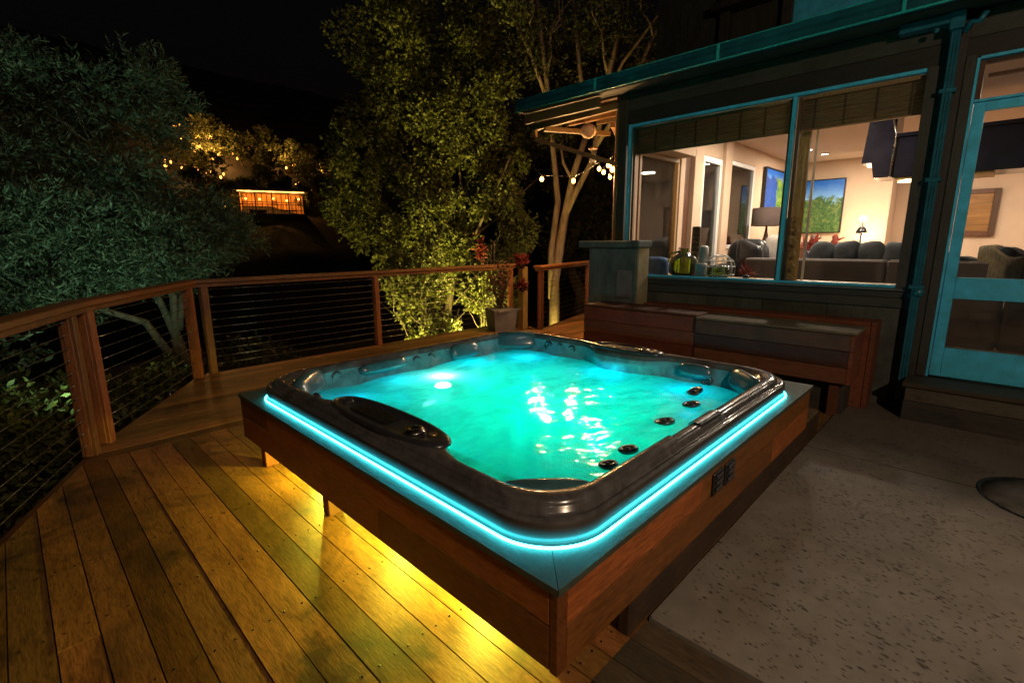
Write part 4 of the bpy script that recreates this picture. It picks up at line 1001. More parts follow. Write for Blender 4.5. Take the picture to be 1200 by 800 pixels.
# golden post behind the mullion and totem
t = root('interior_post', (5.62, 1.44, 1.0), 'rough golden timber post standing just behind the window mullion', 'post')
m = MB(); m.tube([(5.62, 1.462, 1.036), (5.625, 1.462, 1.6), (5.615, 1.457, 2.2), (5.62, 1.462, ZC)], [.062, .060, .058, .06], 10); m.build('shaft', 'golden', t)
m = MB(); m.box(5.70, 5.72, 1.365, 1.385, 1.036, ZC); m.build('white_edge', 'white', t)
t = root('totem', (5.52, 1.56, 1.035), 'carved golden wooden figure standing at the foot of the timber post', 'carving')
m = MB(); prof = []; zz = 0
for k in range(18): prof.append((.062+.022*math.sin(k*1.9)+.012*math.sin(k*3.1), .036*k))
prof.append((.01, .65)); m.lathe((5.49, 1.47, 1.036), prof, 18)
for k in range(5):
    m.ball((5.425, 1.47+.02*math.sin(k*2), 1.12+.12*k), .028, 8, (1, 1.4, .8)); m.ball((5.44, 1.415, 1.16+.12*k), .02, 6); m.ball((5.44, 1.525, 1.16+.12*k), .02, 6)
m.build('figure', 'golden', t)
# things on the window shelf
t = root('green_jug', (5.62, 2.61, 1.035), 'round lime green glass jug on the window shelf', 'jug')
m = MB(); m.lathe((5.62, 2.61, 1.036), [(.10, 0), (.165, .04), (.175, .12), (.15, .21), (.07, .27), (.04, .30), (.045, .33)], 26); m.build('jug_body', 'glass_gr', t)
m = MB(); m.tube([(5.6, 2.66, 1.33), (5.6, 2.78, 1.30), (5.6, 2.80, 1.20)], .012, 8); m.build('handle', 'glass_gr', t)
t = root('wire_lantern', (5.6, 2.19, 1.035), 'domed wire basket lantern with pale lining on the window shelf', 'lantern')
m = MB(); prof = [(.13, .0), (.165, .04), (.17, .13), (.15, .19), (.09, .24), (.02, .26)]
for k in range(10):
    a = 2*PI*k/10; m.tube([(5.6+r_*math.cos(a), 2.19+r_*math.sin(a), 1.04+z_) for r_, z_ in prof], .004, 5)
for r_, z_ in prof[:-1]: m.tube([(5.6+r_*math.cos(2*PI*k/24), 2.19+r_*math.sin(2*PI*k/24), 1.04+z_) for k in range(25)], .004, 5, cap=False)
m.build('wire_cage', 'white', t)
m = MB(); m.lathe((5.6, 2.19, 1.037), [(.08, 0), (.12, .03), (.12, .10), (.10, .14)], 20); m.build('bowl', 'glass_gr', t)
m = MB(); m.box(5.50, 5.56, 2.30, 2.42, 1.036, 1.20, bev=.01); m.lathe((5.6, 2.37, 1.036), [(.04, 0), (.04, .22), (.05, .23), (.05, .34), (.03, .36)], 14); o = m.build('white_bottle', 'white'); tag(o, 'squat white bottle between the green jug and the wire lantern', 'bottle')
t = root('air_plant', (5.6, 1.89, 1.035), 'small spiky reddish air plant on the window shelf', 'plant')
m = MB(); m.lathe((5.6, 1.89, 1.036), [(.03, 0), (.035, .04), (.02, .05)], 12); m.build('pot', 'navy', t)
pts = np.array([[5.6, 1.89, 1.10]]*60); dirs = RNG.normal(size=(60, 3))+np.array([0, 0, .4]); leaves('spikes', pts, dirs, .11, .012, 'redleaf', t)
t = root('carved_panel', (5.75, 2.6, 1.035), 'tall dark carved wooden board standing behind the green jug', 'carving')
m = MB(); m.box(5.8, 5.84, 2.52, 2.62, 1.036, 1.62, bev=.012)
for k in range(9): m.ball((5.795, 2.57, 1.07+.06*k), .03, 6, (.4, 1.1, .8))
m.build('board', wood('carved_dark', (.05, .03, .01), (.2, .13, .05), 'Z', .5), t)
m = MB(); m.pillow((5.72, 3.02, 1.12), (0, 1, 0), (0, 0, 1), .17, .14, .06, 4, 12); o = m.build('cushion', 'cushion_bl'); tag(o, 'pale blue cushion on the window shelf in the left corner', 'cushion')
for (y_, lab) in ((2.72, 'slim clear bottle just left of the green jug'), (2.50, 'slim clear bottle just right of the green jug')):
    m = MB(); m.lathe((5.72, y_, 1.036), [(.025, 0), (.025, .2), (.01, .25), (.012, .34)], 12); o = m.build('bottle', 'glass_cl'); tag(o, lab, 'bottle', 'slim clear bottles on the window shelf')

# pillar / counter box against the wall
t = root('pillar', (5.15, 3.25, 0), 'weathered blue painted masonry pillar with overhanging cap beside the bench', 'pillar')
m = MB(); m.box(5.05, 5.28, 2.915, 3.57, 0, 1.375, bev=.008); m.build('pillar_body', 'verdigris', t)
m = MB(); m.box(5.00, 5.305, 2.86, 3.70, 1.378, 1.462, bev=.012); m.build('cap', 'verdigris', t)
m = MB(); m.box(5.07, 5.305, 2.895, 2.912, .0, 1.376); m.build('side_face', 'stucco_y', t)
m = MB(); m.box(5.035, 5.048, 2.96, 3.16, .80, 1.12, bev=.004); m.build('recessed_panel', 'planter', t)
# benches
def bench(y0, y1, ztop, x0, lab, lid, face, grp):
    t = root('storage_bench', ((x0+5.28)/2, (y0+y1)/2, 0), lab, 'bench', grp)
    m = MB(); zs = [.295, .43, .57, ztop-.028]
    for a, b in zip(zs, zs[1:]): m.box(x0, x0+.03, y0+.03, y1, a+.002, b-.002)
    m.build('front_panel', face, t)
    m = MB()
    for a, b in zip(zs, zs[1:]): m.box(x0-.002, 5.03, y0, y0+.028, a+.002, b-.002)
    m.build('side_panel', 'bench', t); m = MB()
    for a, b in zip(zs, zs[1:]): m.box(x0+.032, 5.03, y1-.03, y1-.002, a+.002, b-.002)
    m.build('side_panel', 'bench', t)
    m = MB(); m.box(x0-.018, 5.04, y0-.015, y1-.004, ztop-.025, ztop, bev=.008); m.build('lid', lid, t)
    m = MB(); m.box(x0+.15, 5.03, y0+.05, y1-.05, .003, .293); m.build('base', 'siding', t)
    for yy in (y0+.08, y1-.12):
        m = MB(); m.box(x0+.06, x0+.13, yy, yy+.07, .003, .293); m.build('leg', 'bench', t)
    return t
bench(.69, 1.99, .729, 4.62, 'nearer redwood storage bench with pale lid and greenish worn front', 'bench_top', 'bench_grey', 'storage benches along the wall')
bench(1.997, 3.33, .747, 4.64, 'farther redwood storage bench in front of the weathered blue pillar', 'bench', 'bench', 'storage benches along the wall')
t = root('back_ledge', (5.25, 1.5, 0), 'dark redwood ledge running behind the nearer storage bench', 'ledge')
m = MB(); m.box(5.06, 5.31, .66, 2.80, .735, .76); m.build('top', 'bench', t)
m = MB(); m.box(5.06, 5.31, .62, .656, .0, .765); m.box(5.06, 5.31, .66, 2.80, .0, .733); m.build('panel', 'bench', t)

# planter and plants
t = root('planter', (5.72, 5.88, 0), 'grey square planter with a leggy red-leaved plant by the railing', 'planter')
m = MB(); n = 4
m.add([(5.50, 5.72, 0), (5.84, 5.60, 0), (5.96, 5.92, 0), (5.62, 6.04, 0), (5.46, 5.70, .36), (5.86, 5.56, .36), (6.0, 5.94, .36), (5.60, 6.08, .36)], [[0, 3, 2, 1], [4, 5, 6, 7], [0, 1, 5, 4], [1, 2, 6, 5], [2, 3, 7, 6], [3, 0, 4, 7]], .5)
m.box(5.46, 5.99, 5.60, 5.625, .33, .365); m.build('pot', 'planter', t)
m = MB(); base = Vector((5.73, 5.82, .36)); stems = []
for k in range(9):
    a = random.uniform(0, 2*PI); top = base+Vector((math.cos(a)*random.uniform(.05, .28), math.sin(a)*random.uniform(.05, .28), random.uniform(.35, .95)))
    mid = base.lerp(top, .5)+Vector((random.uniform(-.04, .04), random.uniform(-.04, .04), 0)); m.tube([base, mid, top], [.012, .008, .004], 6); stems.append((base, mid, top))
m.build('stem', 'bark_dk', t)
P = []; D = []
for b0, md, tp in stems:
    for q in range(46):
        u = random.random()**.7; p = b0.lerp(md, u*2) if u < .5 else md.lerp(tp, u*2-1)
        P.append(np.array(p)+RNG.normal(size=3)*.03); D.append(np.array([random.gauss(0, 1), random.gauss(0, 1), .6]))
leaves('foliage', np.array(P), np.array(D), .065, .028, 'rustleaf', t)
def bromeliad(x, y_, z, s, lab):
    t = root('bromeliad', (x, y_, z), lab, 'plant', 'red bromeliads mounted on the end post')
    k = 130; P = np.array([[x, y_, z]]*k)+RNG.normal(size=(k, 3))*[.06*s, .06*s, .05*s]; D = RNG.normal(size=(k, 3))+np.array([0, 0, .5]); P[:, :] = P*.3+np.array([x, y_, z])*.7
    leaves('rosette', P, D, .10*s, .034*s, 'redleaf', t)
    m = MB(); m.ball((x, y_, z-.05*s), .05*s, 8); m.build('root_ball', 'soil', t)
bromeliad(6.0, 5.58, 1.14, 1.2, 'red bromeliad on top of the end post, the upper of the two')
bromeliad(5.98, 5.55, .74, 1.0, 'red bromeliad halfway down the end post, the lower of the two')
t = root('timber_post', (6.06, 5.62, 0), 'stout timber post carrying red bromeliads next to the planter', 'post')
m = MB(); m.box(6.0, 6.12, 5.56, 5.68, 0, 1.05); m.build('shaft', 'golden', t)
t = root('red_plume_plant', (5.95, 6.55, -1), 'tall plant with orange red plumes rising behind the railing and planter', 'plant')
m = MB()
for k in range(5): m.tube([(5.95+.05*k, 6.55, -1.05), (5.9+.07*k, 6.5, .3), (5.86+.06*k, 6.45-.03*k, 1.2+.07*k)], [.012, .01, .006], 6)
m.build('stem', 'bark_dk', t)
P = np.array([[5.9, 6.48, 1.32]]*150)+RNG.normal(size=(150, 3))*[.07, .07, .17]; P = P*[.5, .5, .6]+np.array([5.9, 6.48, 1.32])*[.5, .5, .4]; leaves('plume', P, RNG.normal(size=(150, 3))*.7+[0, 0, .6], .08, .03, 'redleaf', t)

# ------------------------------------------------------------------ trees
def branchy(m, p0, p1, r0, r1, depth, spread=.5, seg=8, seedr=random):
    p0 = Vector(p0); p1 = Vector(p1); L = (p1-p0).length; n = 5; pts = []
    for i in range(n+1):
        p = p0.lerp(p1, i/n)
        if 0 < i < n: p += Vector((seedr.gauss(0, 1), seedr.gauss(0, 1), seedr.gauss(0, .5)))*L*.035
        pts.append(p)
    m.tube(pts, [r0+(r1-r0)*i/n for i in range(n+1)], seg)
    if depth > 0:
        for k in range(3):
            i = seedr.choice((2, 3, 4, 5)); a = pts[i]; d = (p1-p0).normalized()
            v = (d+Vector((seedr.gauss(0, 1), seedr.gauss(0, 1), seedr.gauss(.2, .6)))*spread).normalized()
            rr = (r0+(r1-r0)*i/n)*.62; branchy(m, a, a+v*L*seedr.uniform(.5, .8), rr, rr*.4, depth-1, spread, max(5, seg-2), seedr)
# left tree, narrow grey-green leaves
t = root('olive_tree', (1.5, 8.2, -1.1), 'broad tree with narrow grey green leaves left of the far lights', 'tree')
m = MB(); rs = random.Random(3)
m.tube([(1.62, 7.9, -1.3), (1.60, 7.9, -.4), (1.52, 7.92, .2)], [.10, .085, .075], 10)
for q in ([(1.52, 7.92, .2), (1.40, 8.0, .75), (.9, 8.3, 1.1), (.5, 8.6, 1.7)], [(1.52, 7.92, .2), (1.55, 7.9, .8), (1.35, 8.2, 1.6), (1.2, 8.6, 2.6)], [(1.55, 7.9, .3), (1.65, 7.95, .7), (1.9, 8.3, 1.3), (2.1, 8.6, 1.8)], [(1.40, 7.85, .0), (1.2, 7.9, .45), (.6, 8.0, .75), (.1, 8.2, 1.0)]):
    m.tube(q, [.055, .045, .035, .02], 8)
    branchy(m, q[-2], q[-1], .03, .01, 2, .6, 6, rs)
m.build('trunk', 'bark_dk', t)
cl = [(.55, 8.9, 3.15, 1.0, .9, .62, 1.2), (1.40, 8.8, 3.25, .75, .8, .62, 1), (1.85, 8.7, 3.42, .45, .7, .36, .6), (-.3, 9.0, 2.6, .9, .9, .8, 1), (.7, 8.7, 2.35, .9, .9, .5, 1.1),
      (1.35, 8.6, 2.1, .6, .7, .4, .8), (2.1, 8.5, 1.70, .6, .7, .38, 1.1), (2.55, 8.5, 1.62, .40, .5, .32, .6), (1.35, 8.3, 1.70, .85, .7, .42, 1.4), (.55, 8.2, 1.65, .8, .7, .5, 1.3), (-.2, 8.5, 1.6, .7, .7, .6, 1),
      (.2, 8.4, 1.05, .8, .6, .35, .8), (1.0, 8.4, 1.2, .8, .6, .28, .7), (2.0, 8.5, 1.35, .5, .5, .25, .5), (1.3, 7.75, 1.25, .75, .4, .38, .9), (.3, 7.9, .95, .7, .4, .4, .7)]
P, D = clump_twigs(cl, 11500, 9, .18, .3, .25, 18, .36); leaves('crown', P, D, .060, .014, 'olive', t, .4)
# low shrubs below the railing on the left
for (x, y_, z, rx, rz, n_, lab, mt) in ((-.2, 6.3, -.55, .9, .75, 900, 'dark bushy shrub beyond the railing at the left edge', 'leaf'), (.85, 7.2, -.55, .8, .6, 900, 'dark bushy shrub under the broad tree, between two railing posts', 'leaf'),
                                        (-.9, 4.6, -.9, .8, .7, 900, 'low leafy shrub close under the railing at the bottom left', 'leaf'), (2.6, 8.6, -.6, .8, .45, 500, 'low sparse shrub beyond the middle of the railing', 'leaf_dk'),
                                        (-1.2, 7.0, .2, 1.1, .9, 900, 'tall leafy shrub rising past the left end of the railing', 'olive')):
    t = root('shrub', (x, y_, -1.1), lab, 'shrub', 'shrubs beyond the railing')
    P, D = clump_twigs([(x, y_, z, rx, rx*.8, rz, 1), (x+rx*.5, y_+.2, z-.1, rx*.6, rx*.6, rz*.7, .6)], n_, 7, .16, .25, .3, 16, .42); leaves('foliage', P, D, .075, .034, mt, t)
    m = MB(); rs = random.Random(int(x*10))
    for k in range(4): branchy(m, (x+rs.uniform(-.1, .1), y_, -1.3), (x+rs.uniform(-.4, .4), y_+rs.uniform(-.3, .3), z+.1), .025, .008, 1, .5, 5, rs)
    m.build('stem', 'bark_dk', t)
# round-leaved centre tree
t = root('leafy_tree', (6.9, 8.9, -1.1), 'tall dense tree with small round yellow green leaves behind the railing', 'tree')
m = MB(); rs = random.Random(9)
branchy(m, (6.9, 9.3, -1.3), (6.8, 9.4, 3.4), .16, .08, 2, .4, 9, rs); branchy(m, (7.1, 9.1, -1.2), (7.6, 8.7, 3.2), .10, .05, 1, .4, 8, rs); m.build('trunk', 'bark_dk', t)
cl = [(5.35, 9.65, 2.0, .55, .6, .8, .9), (5.50, 9.6, 3.2, .6, .6, .7, .9), (5.85, 9.4, 4.3, .65, .7, .7, 1), (6.6, 8.9, 5.2, .9, .8, .8, 1.2), (7.35, 8.3, 4.6, .8, .8, .8, 1.1), (7.75, 8.0, 3.3, .6, .7, .8, 1),
      (7.7, 7.75, 2.3, .5, .5, .6, 1), (6.55, 8.8, 3.4, .9, .6, .8, 1.4), (6.6, 8.7, 2.3, .8, .6, .7, 1.4), (6.0, 9.0, 1.35, .7, .6, .55, 1.1), (7.1, 8.3, 1.35, .7, .6, .55, 1.2), (7.8, 7.6, 1.5, .45, .45, .5, .7), (6.9, 8.6, 6.4, .9, .8, .8, 1), (6.0, 9.2, 5.4, .8, .7, .8, 1), (7.7, 8.0, 5.5, .7, .7, .8, .9), (6.3, 9.0, 4.3, .8, .5, .7, 1), (7.0, 8.3, 3.9, .7, .5, .7, 1), (6.4, 8.6, .5, .8, .5, .5, .8), (7.5, 8.0, .5, .6, .5, .4, .6)]
P, D = clump_twigs(cl, 21500, 7, .16, .32, .1, 15, .36); leaves('crown', P, D, .056, .036, 'leaf', t, .4)
# yellow-lit bushes just behind the rail
for (x, y_, z, rx, rz, n_, lab) in ((5.35, 7.0, -.2, .40, .36, 700, 'bush lit bright yellow green right behind the planter'), (5.15, 7.3, .75, .50, .6, 900, 'upper leafy bush glowing yellow green left of the planter'), (6.95, 7.25, .35, .5, .6, 900, 'leafy bush behind the red bromeliads')):
    t = root('bush', (x, y_, -1.1), lab, 'bush', 'bushes lit from below behind the railing')
    P, D = clump_twigs([(x, y_, z, rx, rx, rz, 1)], n_, 6, .12, .25, .3, 18, .42); leaves('foliage', P, D, .062, .040, 'leaf', t)
    m = MB(); rs = random.Random(int(x*10))
    for k in range(4): branchy(m, (x+rs.uniform(-.05, .05), y_, -1.3), (x+rs.uniform(-.2, .2), y_+rs.uniform(-.2, .2), z+.1), .02, .007, 1, .5, 5, rs)
    m.build('stem', 'bark_dk', t)
# bare multi-stem tree by the house
t = root('bare_tree', (8.54, 6.93, -1.1), 'pale multi stemmed tree with bare limbs rising behind the eave', 'tree')
m = MB(); rs = random.Random(21)
for pts, rad in (([(8.50, 6.95, -1.3), (8.52, 6.93, -.4), (8.52, 6.94, .58), (8.60, 6.84, 1.5), (8.66, 6.78, 2.0), (8.76, 6.65, 2.85), (8.94, 6.40, 3.78)], [.15, .13, .11, .10, .085, .07, .06]),
                 ([(8.66, 6.78, 2.0), (8.80, 6.6, 2.5), (9.0, 6.35, 3.1), (9.10, 6.2, 4.0), (9.15, 6.1, 4.75), (9.33, 5.83, 6.11)], [.07, .065, .06, .055, .05, .035]),
                 ([(8.50, 6.98, .2), (8.46, 7.0, 1.2), (8.56, 6.9, 2.3), (8.50, 7.0, 3.4), (8.39, 7.11, 4.8), (8.2, 7.2, 6.2)], [.09, .07, .065, .055, .05, .035]),
                 ([(8.94, 6.40, 3.78), (8.83, 6.56, 4.77), (8.73, 6.7, 6.19)], [.05, .045, .03]), ([(8.39, 7.11, 4.4), (8.2, 7.4, 5.3), (7.8, 7.75, 6.23)], [.04, .035, .02]),
                 ([(9.0, 6.35, 3.3), (9.4, 5.8, 4.3), (9.62, 5.4, 5.4), (9.9, 4.9, 6.2)], [.05, .045, .035, .02]), ([(9.12, 6.15, 4.3), (9.35, 5.9, 5.0), (9.62, 5.33, 5.75), (9.8, 5.0, 5.9)], [.035, .03, .02, .01]),
                 ([(8.76, 6.65, 2.7), (8.60, 6.8, 3.1), (8.62, 6.9, 3.5)], [.035, .03, .02])):
    m.tube(pts, rad, 10)
for a, b, r in (((9.15, 6.1, 4.75), (9.0, 6.3, 6.6), .03), ((9.62, 5.4, 5.4), (9.3, 5.7, 6.6), .025), ((8.39, 7.11, 4.8), (8.6, 6.9, 6.6), .03), ((9.4, 5.8, 4.3), (9.9, 5.2, 5.2), .025), ((8.2, 7.4, 5.3), (8.3, 7.4, 6.6), .02)):
    branchy(m, a, b, r, .008, 3, .55, 6, rs)
m.build('trunk', 'bark', t)
P, D = clump_twigs([(8.3, 7.2, 5.4, .8, .8, .8, 1), (9.1, 6.2, 5.6, .7, .9, .6, 1), (9.9, 5.2, 5.3, .6, .8, .6, 1), (8.6, 6.9, 3.9, .5, .5, .5, .5)], 1500, 6, .2, .3, .2, 14, .4); leaves('crown', P, D, .07, .03, 'leaf_dk', t)
t = root('dark_tree', (11.6, 8.6, -1.1), 'dim brown leafed tree mass behind the bare limbs above the eave', 'tree')
m = MB(); branchy(m, (11.6, 8.6, -1.3), (11.6, 8.2, 4.5), .2, .09, 2, .5, 8, rs); m.build('trunk', 'bark_dk', t)
P, D = clump_twigs([(10.7, 9.3, 5.9, 1.1, 1.2, 1.2, 1), (11.8, 8.0, 5.9, 1.2, 1.2, 1.1, 1), (12.5, 6.6, 5.8, 1.0, 1.2, 1.0, 1), (10.6, 9.2, 3.6, 1.1, 1.2, 1.2, 1), (11.6, 7.6, 3.6, 1.2, 1.2, 1.2, 1), (11.3, 8.3, 1.6, 1.2, 1.2, 1.0, 1)], 5200, 6, .22, .35, .2, 18, .35); leaves('crown', P, D, .09, .05, 'leaf_dk', t)

# ------------------------------------------------------------------ string lights
t = root('string_lights', (5.5, 3.6, 2.5), 'string of warm glowing bulbs hung from the house corner out to the bare tree', 'string lights')
wire = [(5.30, 3.44, 2.55), (5.42, 3.52, 2.46), (5.60, 3.72, 2.46), (5.78, 3.95, 2.50), (6.05, 4.35, 2.45), (6.37, 4.83, 2.44), (6.20, 5.05, 2.46), (6.07, 5.22, 2.47), (6.8, 6.0, 2.7), (8.4, 6.9, 2.95)]
m = MB(); m.tube(wire, .004, 5); m.build('wire', 'black', t)
for (x, y_, z, s) in ((6.066, 5.215, 2.413, 1.0), (6.375, 4.833, 2.379, 1.0), (5.777, 3.953, 2.41, .8), (5.66, 3.80, 2.34, .8), (5.55, 3.66, 2.40, .8), (5.47, 3.56, 2.38, .9), (5.40, 3.50, 2.32, .9), (5.60, 3.66, 2.26, .7)):
    m = MB(); m.ball((x, y_, z), .031*s, 8, (1, 1, 1.25)); b_ = m.build('bulb', 'bulb', t)
    m = MB(); m.lathe((x, y_, z+.028*s), [(.012, 0), (.013, .03), (.008, .035)], 8); m.tube([(x, y_, z+.06*s), (x, y_, z+.10*s)], .003, 5); m.build('socket', 'black', b_)
for (x, y_, z, W) in ((6.066, 5.215, 2.36, 26), (6.375, 4.833, 2.32, 26), (5.62, 3.80, 2.28, 22)):
    point('string_bulb_light', (x, y_, z), (1, .55, .2), W*LG['string'], .03)
t = root('wind_chime', (5.62, 3.95, 2.5), 'small glass wind chime hanging by the string lights', 'wind chime')
m = MB()
for k in range(5): m.tube([(5.62+.04*math.cos(k*1.25), 3.95+.04*math.sin(k*1.25), 2.47), (5.62+.04*math.cos(k*1.25), 3.95+.04*math.sin(k*1.25), 2.62)], .008, 6)
m.build('tubes', 'glass_cl', t)
m = MB(); m.lathe((5.62, 3.95, 2.64), [(.06, 0), (.06, .01), (.01, .03)], 14); m.tube([(5.62, 3.95, 2.67), (5.62, 3.95, 2.95)], .003, 5); m.build('top_disc', 'darkwood', t)
t = root('paper_lantern', (5.72, 4.1, 2.93), 'round cream paper lantern under the open eave', 'lantern')
m = MB(); m.ball((5.72, 4.10, 2.90), .105, 14, (1, 1, .9)); m.build('globe', 'cap_tile', t)
m = MB(); m.tube([(5.72, 4.10, 2.99), (5.72, 4.10, 3.1)], .003, 5); m.build('cord', 'black', t)

# uplights in the planting, plus added ones that brighten the tree crowns
YG = (1, .84, .16); TEAL = (.55, 1, .62)  # TEAL spots are added to stand in for the tub's glow
for (x, y_, tx, ty, tz, W, sp, c, lab) in ((5.78, 6.5, 6.3, 8.9, 2.2, 1900, 112, YG, 'small garden uplight at the foot of the leafy tree'), (4.25, 6.6, 5.5, 9.4, 2.6, 650, 85, YG, 'small uplight added to brighten the far left side of the leafy tree'), (8.2, 6.75, 8.6, 6.9, 2.5, 110, 70, YG, 'small garden uplight at the foot of the bare tree'),
                                   (5.05, 6.55, 5.6, 7.3, .0, 110, 110, YG, 'small garden uplight hidden under the yellow lit bush'),
                                   (.30, 4.95, .2, 8.6, 2.6, 230, 72, TEAL, 'small uplight added for the tub glow on the left half of the broad tree'), (1.05, 6.15, 1.7, 8.6, 2.3, 55, 90, TEAL, 'small uplight added for the tub glow on the right half of the broad tree')):
    zl = 0.0 if c != TEAL else .78
    t = root('garden_or_added_uplight', (x, y_, -1.0), lab, 'garden light', 'uplights in the planting')
    m = MB(); m.lathe((x, y_, -.98+zl), [(.05, 0), (.06, .03), (.06, .10), (.05, .11)], 14); m.tube([(x, y_, -1.25), (x, y_, -.98+zl)], .012, 6); m.build('housing', 'black', t)
    o = point('uplight_beam', (x, y_, -.84+zl), c, W*LG['tree'], .04, kind='SPOT', spot_size=math.radians(sp), spot_blend=.9)
    o.rotation_euler = (Vector((x, y_, -.84+zl))-Vector((tx, ty, tz))).to_track_quat('Z', 'Y').to_euler()

# ------------------------------------------------------------------ far hillside
FL = [(15.82, 67.98, 14.58), (18.76, 67.96, 14.56), (18.25, 67.99, 14.59), (15.73, 63.27, 12.46), (16.37, 63.01, 12.34), (17.26, 62.25, 12.01), (17.54, 61.86, 11.82), (15.99, 60.94, 11.42), (17.8, 60.64, 11.26), (18.06, 59.94, 10.95), (18.41, 59.52, 10.77), (18.98, 59.97, 10.97), (15.32, 58.42, 10.28), (16.07, 57.91, 10.06), (22.14, 63.34, 12.5), (22.02, 59.99, 10.97), (22.74, 59.07, 10.58), (24.58, 58.33, 10.23), (25.96, 58.17, 10.17), (27.47, 58.36, 10.24), (26.48, 56.17, 9.27), (15.84, 53.3, 7.96), (14.29, 53.11, 7.88), (12.14, 55.28, 8.86), (12.64, 53.94, 8.25), (22.5, 52.37, 7.54), (22.09, 50.91, 6.89), (15.12, 63.32, 12.47), (16.6, 58.39, 10.26), (13.8, 60.34, 11.15), (12.9, 52.75, 7.72), (14.83, 53.48, 8.04)]
rs = random.Random(5)
FL += [(x+rs.uniform(-1.3, 1.3), y_-.3, z+rs.uniform(-.5, .35)) for (x, y_, z) in FL[:22]+FL[-10:]+FL[:20]]
proto = None
for k, (x, y_, z) in enumerate(FL):
    if proto is None:
        t = root('hillside_lamp', (0, 0, 0), 'tiny warm lamp on a short post glowing on the dark far hillside', 'garden lamp', 'lamps scattered over the far hillside')
        m = MB(); m.tube([(0, 0, -1.25), (0, 0, -.1)], .03, 6); pm = m.build('post', 'black', t)
        m = MB(); m.ball((0, 0, 0), .14, 8); bm_ = m.build('bulb', 'bulb_far', t); proto = (t, pm, bm_)
        t.location = (x, y_, z)
    else:
        t = proto[0].copy(); COL.objects.link(t); t.location = (x, y_, z); s = rs.choice((.3, .4, .5, .65, .85, 1.2)); t.scale = (s, s, 1)
        for c in proto[1:]:
            c2 = c.copy(); COL.objects.link(c2); c2.parent = t
    if k % 4 == 0: point('hill_glow', (x, y_-.6, z+.3), (1, .48, .12), 260, .2)
# lit pavilion across the valley
pv = root('pavilion', (17.5, 46.8, 4.07), 'open timber pavilion glowing amber across the dark valley', 'pavilion')
u = Vector((.934, -.356, 0)); v_ = Vector((.356, .934, 0)); c0 = Vector((17.6, 46.8, 3.95))
def pbx(a, b, z, ha, hb, hz, mm): mm.obox(c0+u*a+v_*b+Vector((0, 0, z)), u, v_, ha, hb, hz)
m = MB(); pbx(0, 0, 0, 2.75, 1.6, .08, m); pbx(0, .2, -.9, 2.6, 1.4, .8, m); m.build('floor', 'far_wood', pv)
m = MB(); pbx(0, 1.5, 1.0, 2.6, .05, .95, m); pbx(-2.55, .6, 1.0, .05, .9, .95, m); m.build('back_wall', simple('amber_wall', (.6, .26, .06), .7, var=.4, scale=2), pv)
m = MB(); pbx(0, 0, 2.02, 2.95, 1.8, .06, m); pbx(0, .4, 2.2, 2.6, 1.2, .12, m); m.build('roof', 'far_wood', pv)
for a in (-2.5, -1.3, 0, 1.3, 2.5):
    m = MB(); pbx(a, -1.5, 1.0, .05, .05, .95, m); m.build('post', 'far_wood', pv)
m = MB(); pbx(0, -1.52, .85, 2.6, .03, .03, m); pbx(0, -1.52, .35, 2.6, .02, .02, m)
for k in range(22): pbx(-2.5+.24*k, -1.52, .45, .015, .015, .4, m)
m.build('railing', 'far_wood', pv)
m = MB(); pbx(0, -1.62, 1.90, 2.6, .02, .03, m); m.build('light_strip', emis('amber_strip_glow', (1, .50, .10), 6), pv)
for a in (-2.1, -1.0, .1, 1.2, 2.2):
    m = MB(); m.ball(c0+u*a+v_*.6+Vector((0, 0, 1.45+.2*math.sin(a*3))), .09, 8); m.build('lantern', 'bulb_far', pv)
m = MB()
for k in range(13): pbx(-2.45+.4*k, 1.42, 1.0, .025, .02, .93, m)
pbx(0, 1.42, 1.25, 2.5, .02, .03, m); pbx(-1.2, .3, .45, .7, .4, .04, m); pbx(1.3, .2, .45, .7, .4, .04, m); m.build('wall_studs', 'far_wood', pv)
for a in (-1.8, 0, 1.8): p = c0+u*a+Vector((0, 0, 1.7)); point('pavilion_light', p, (1, .45, .10), 110, .1)
p = c0+u*-3.5+v_*-1.5+Vector((0, 0, .6)); point('pavilion_light', p, (1, .5, .15), 60, .1)
# hillside trees around the lights
for k, (x, y_, h_) in enumerate(((13.2, 50.0, 2.6), (15.5, 55.5, 2.4), (19.5, 52.5, 2.4), (21.0, 56.0, 2.6), (24.5, 54.0, 2.6), (17.5, 64.5, 2.6), (22.8, 60.6, 2.2), (12.0, 58.0, 3.0), (27.8, 54.5, 3.0), (20.5, 47.8, 2.2), (25.2, 47.0, 3.2), (14.0, 47.5, 2.0), (23.2, 62.4, 3.2), (24.2, 58.9, 3.0), (21.2, 60.4, 2.4), (19.4, 59.0, 2.6), (17.0, 59.2, 2.2), (16.6, 61.8, 2.4), (18.6, 66.8, 2.6), (21.4, 58.0, 2.2), (26.6, 60.2, 2.8), (23.8, 50.6, 2.4), (20.0, 50.6, 1.8), (17.2, 50.4, 1.8), (26.8, 51.0, 3.0), (14.4, 57.0, 2.4), (20.2, 63.5, 2.6), (25.4, 56.6, 2.4))):
    z = terr(x, y_); t = root('hillside_tree', (x, y_, z), 'small dark tree on the far hillside among the lamps', 'tree', 'small trees on the far hillside')
    m = MB(); branchy(m, (x, y_, z-.3), (x+.1, y_, z+h_*.6), .12, .05, 1, .5, 6, rs); m.build('trunk', 'bark_dk', t)
    P, D = clump_twigs([(x, y_, z+h_*.62, h_*.5, h_*.5, h_*.38, 1)], 260, 6, .35, .3, .2, 12, .4); leaves('crown', P, D, .26, .14, 'leaf', t)

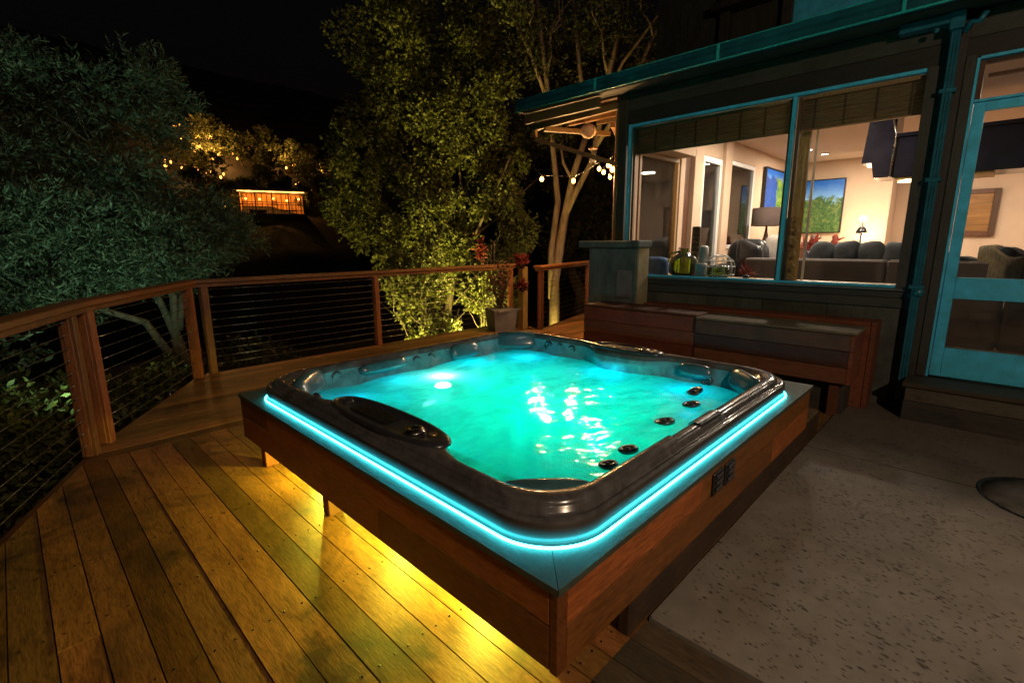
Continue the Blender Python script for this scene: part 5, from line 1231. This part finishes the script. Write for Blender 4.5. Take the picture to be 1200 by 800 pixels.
# unseen lamp behind the photographer lights patio and surround; post and globe are added
t = root('added_post_lamp', (.1, -2.85, 0), 'added timber post and frosted globe for the unseen warm lamp behind the viewpoint', 'post lamp')
m = MB(); m.tube([(.1, -2.85, 0), (.1, -2.85, 3.0)], .045, 10); m.build('post', 'post', t)
m = MB(); m.ball((.1, -2.85, 3.2), .09, 12); m.build('globe', emis('frosted_globe_glow', (1, .78, .55), 3), t)
LAMP = point('rear_lamp_light', (.17, -2.75, 3.14), (1, .72, .47), 150*LG['rear_lamp'], .09)
COL.objects  # noqa

# ------------------------------------------------------------------ sky, sun, camera
w = bpy.data.worlds.new('World'); scene.world = w; w.use_nodes = True; nt = w.node_tree; nt.nodes.clear()
sky = nt.nodes.new('ShaderNodeTexSky'); sky.sky_type = 'NISHITA'; sky.sun_disc = False; sky.sun_elevation = math.radians(-3); sky.sun_rotation = math.radians(200)
bg = nt.nodes.new('ShaderNodeBackground'); bg.inputs[1].default_value = .025
wo = nt.nodes.new('ShaderNodeOutputWorld'); nt.links.new(sky.outputs[0], bg.inputs[0]); nt.links.new(bg.outputs[0], wo.inputs[0])
sun = bpy.data.lights.new('moon', 'SUN'); sun.energy = .035; sun.angle = math.radians(6); sun.color = (1, .86, .72)
so = bpy.data.objects.new('moon', sun); COL.objects.link(so); so.rotation_euler = Vector((-.6, -.75, .9)).to_track_quat('Z', 'Y').to_euler()

cam = bpy.data.cameras.new('camera'); co = bpy.data.objects.new('camera', cam); COL.objects.link(co)
Mc = ((.6956194108, .1474811472, -.7031094840), (-.7183791343, .1336519320, -.6826921568), (-.0067122815, .9799930981, .1989182570))
mw = Matrix(Mc).to_4x4(); mw.translation = (0, 0, 1.45); co.matrix_world = mw
cam.sensor_width = 36; cam.lens = 17.163; cam.clip_start = .05; cam.clip_end = 600
scene.camera = co
vs = scene.view_settings; vs.view_transform = 'Standard'; vs.look = 'None'; vs.gamma = 1; vs.exposure = 0; vs.use_curve_mapping = False
cy = scene.cycles; cy.use_denoising = True; cy.max_bounces = 7; cy.diffuse_bounces = 3; cy.glossy_bounces = 4; cy.transmission_bounces = 4; cy.transparent_max_bounces = 12
cy.caustics_reflective = False; cy.caustics_refractive = False; cy.sample_clamp_indirect = 3.0; cy.use_light_tree = True
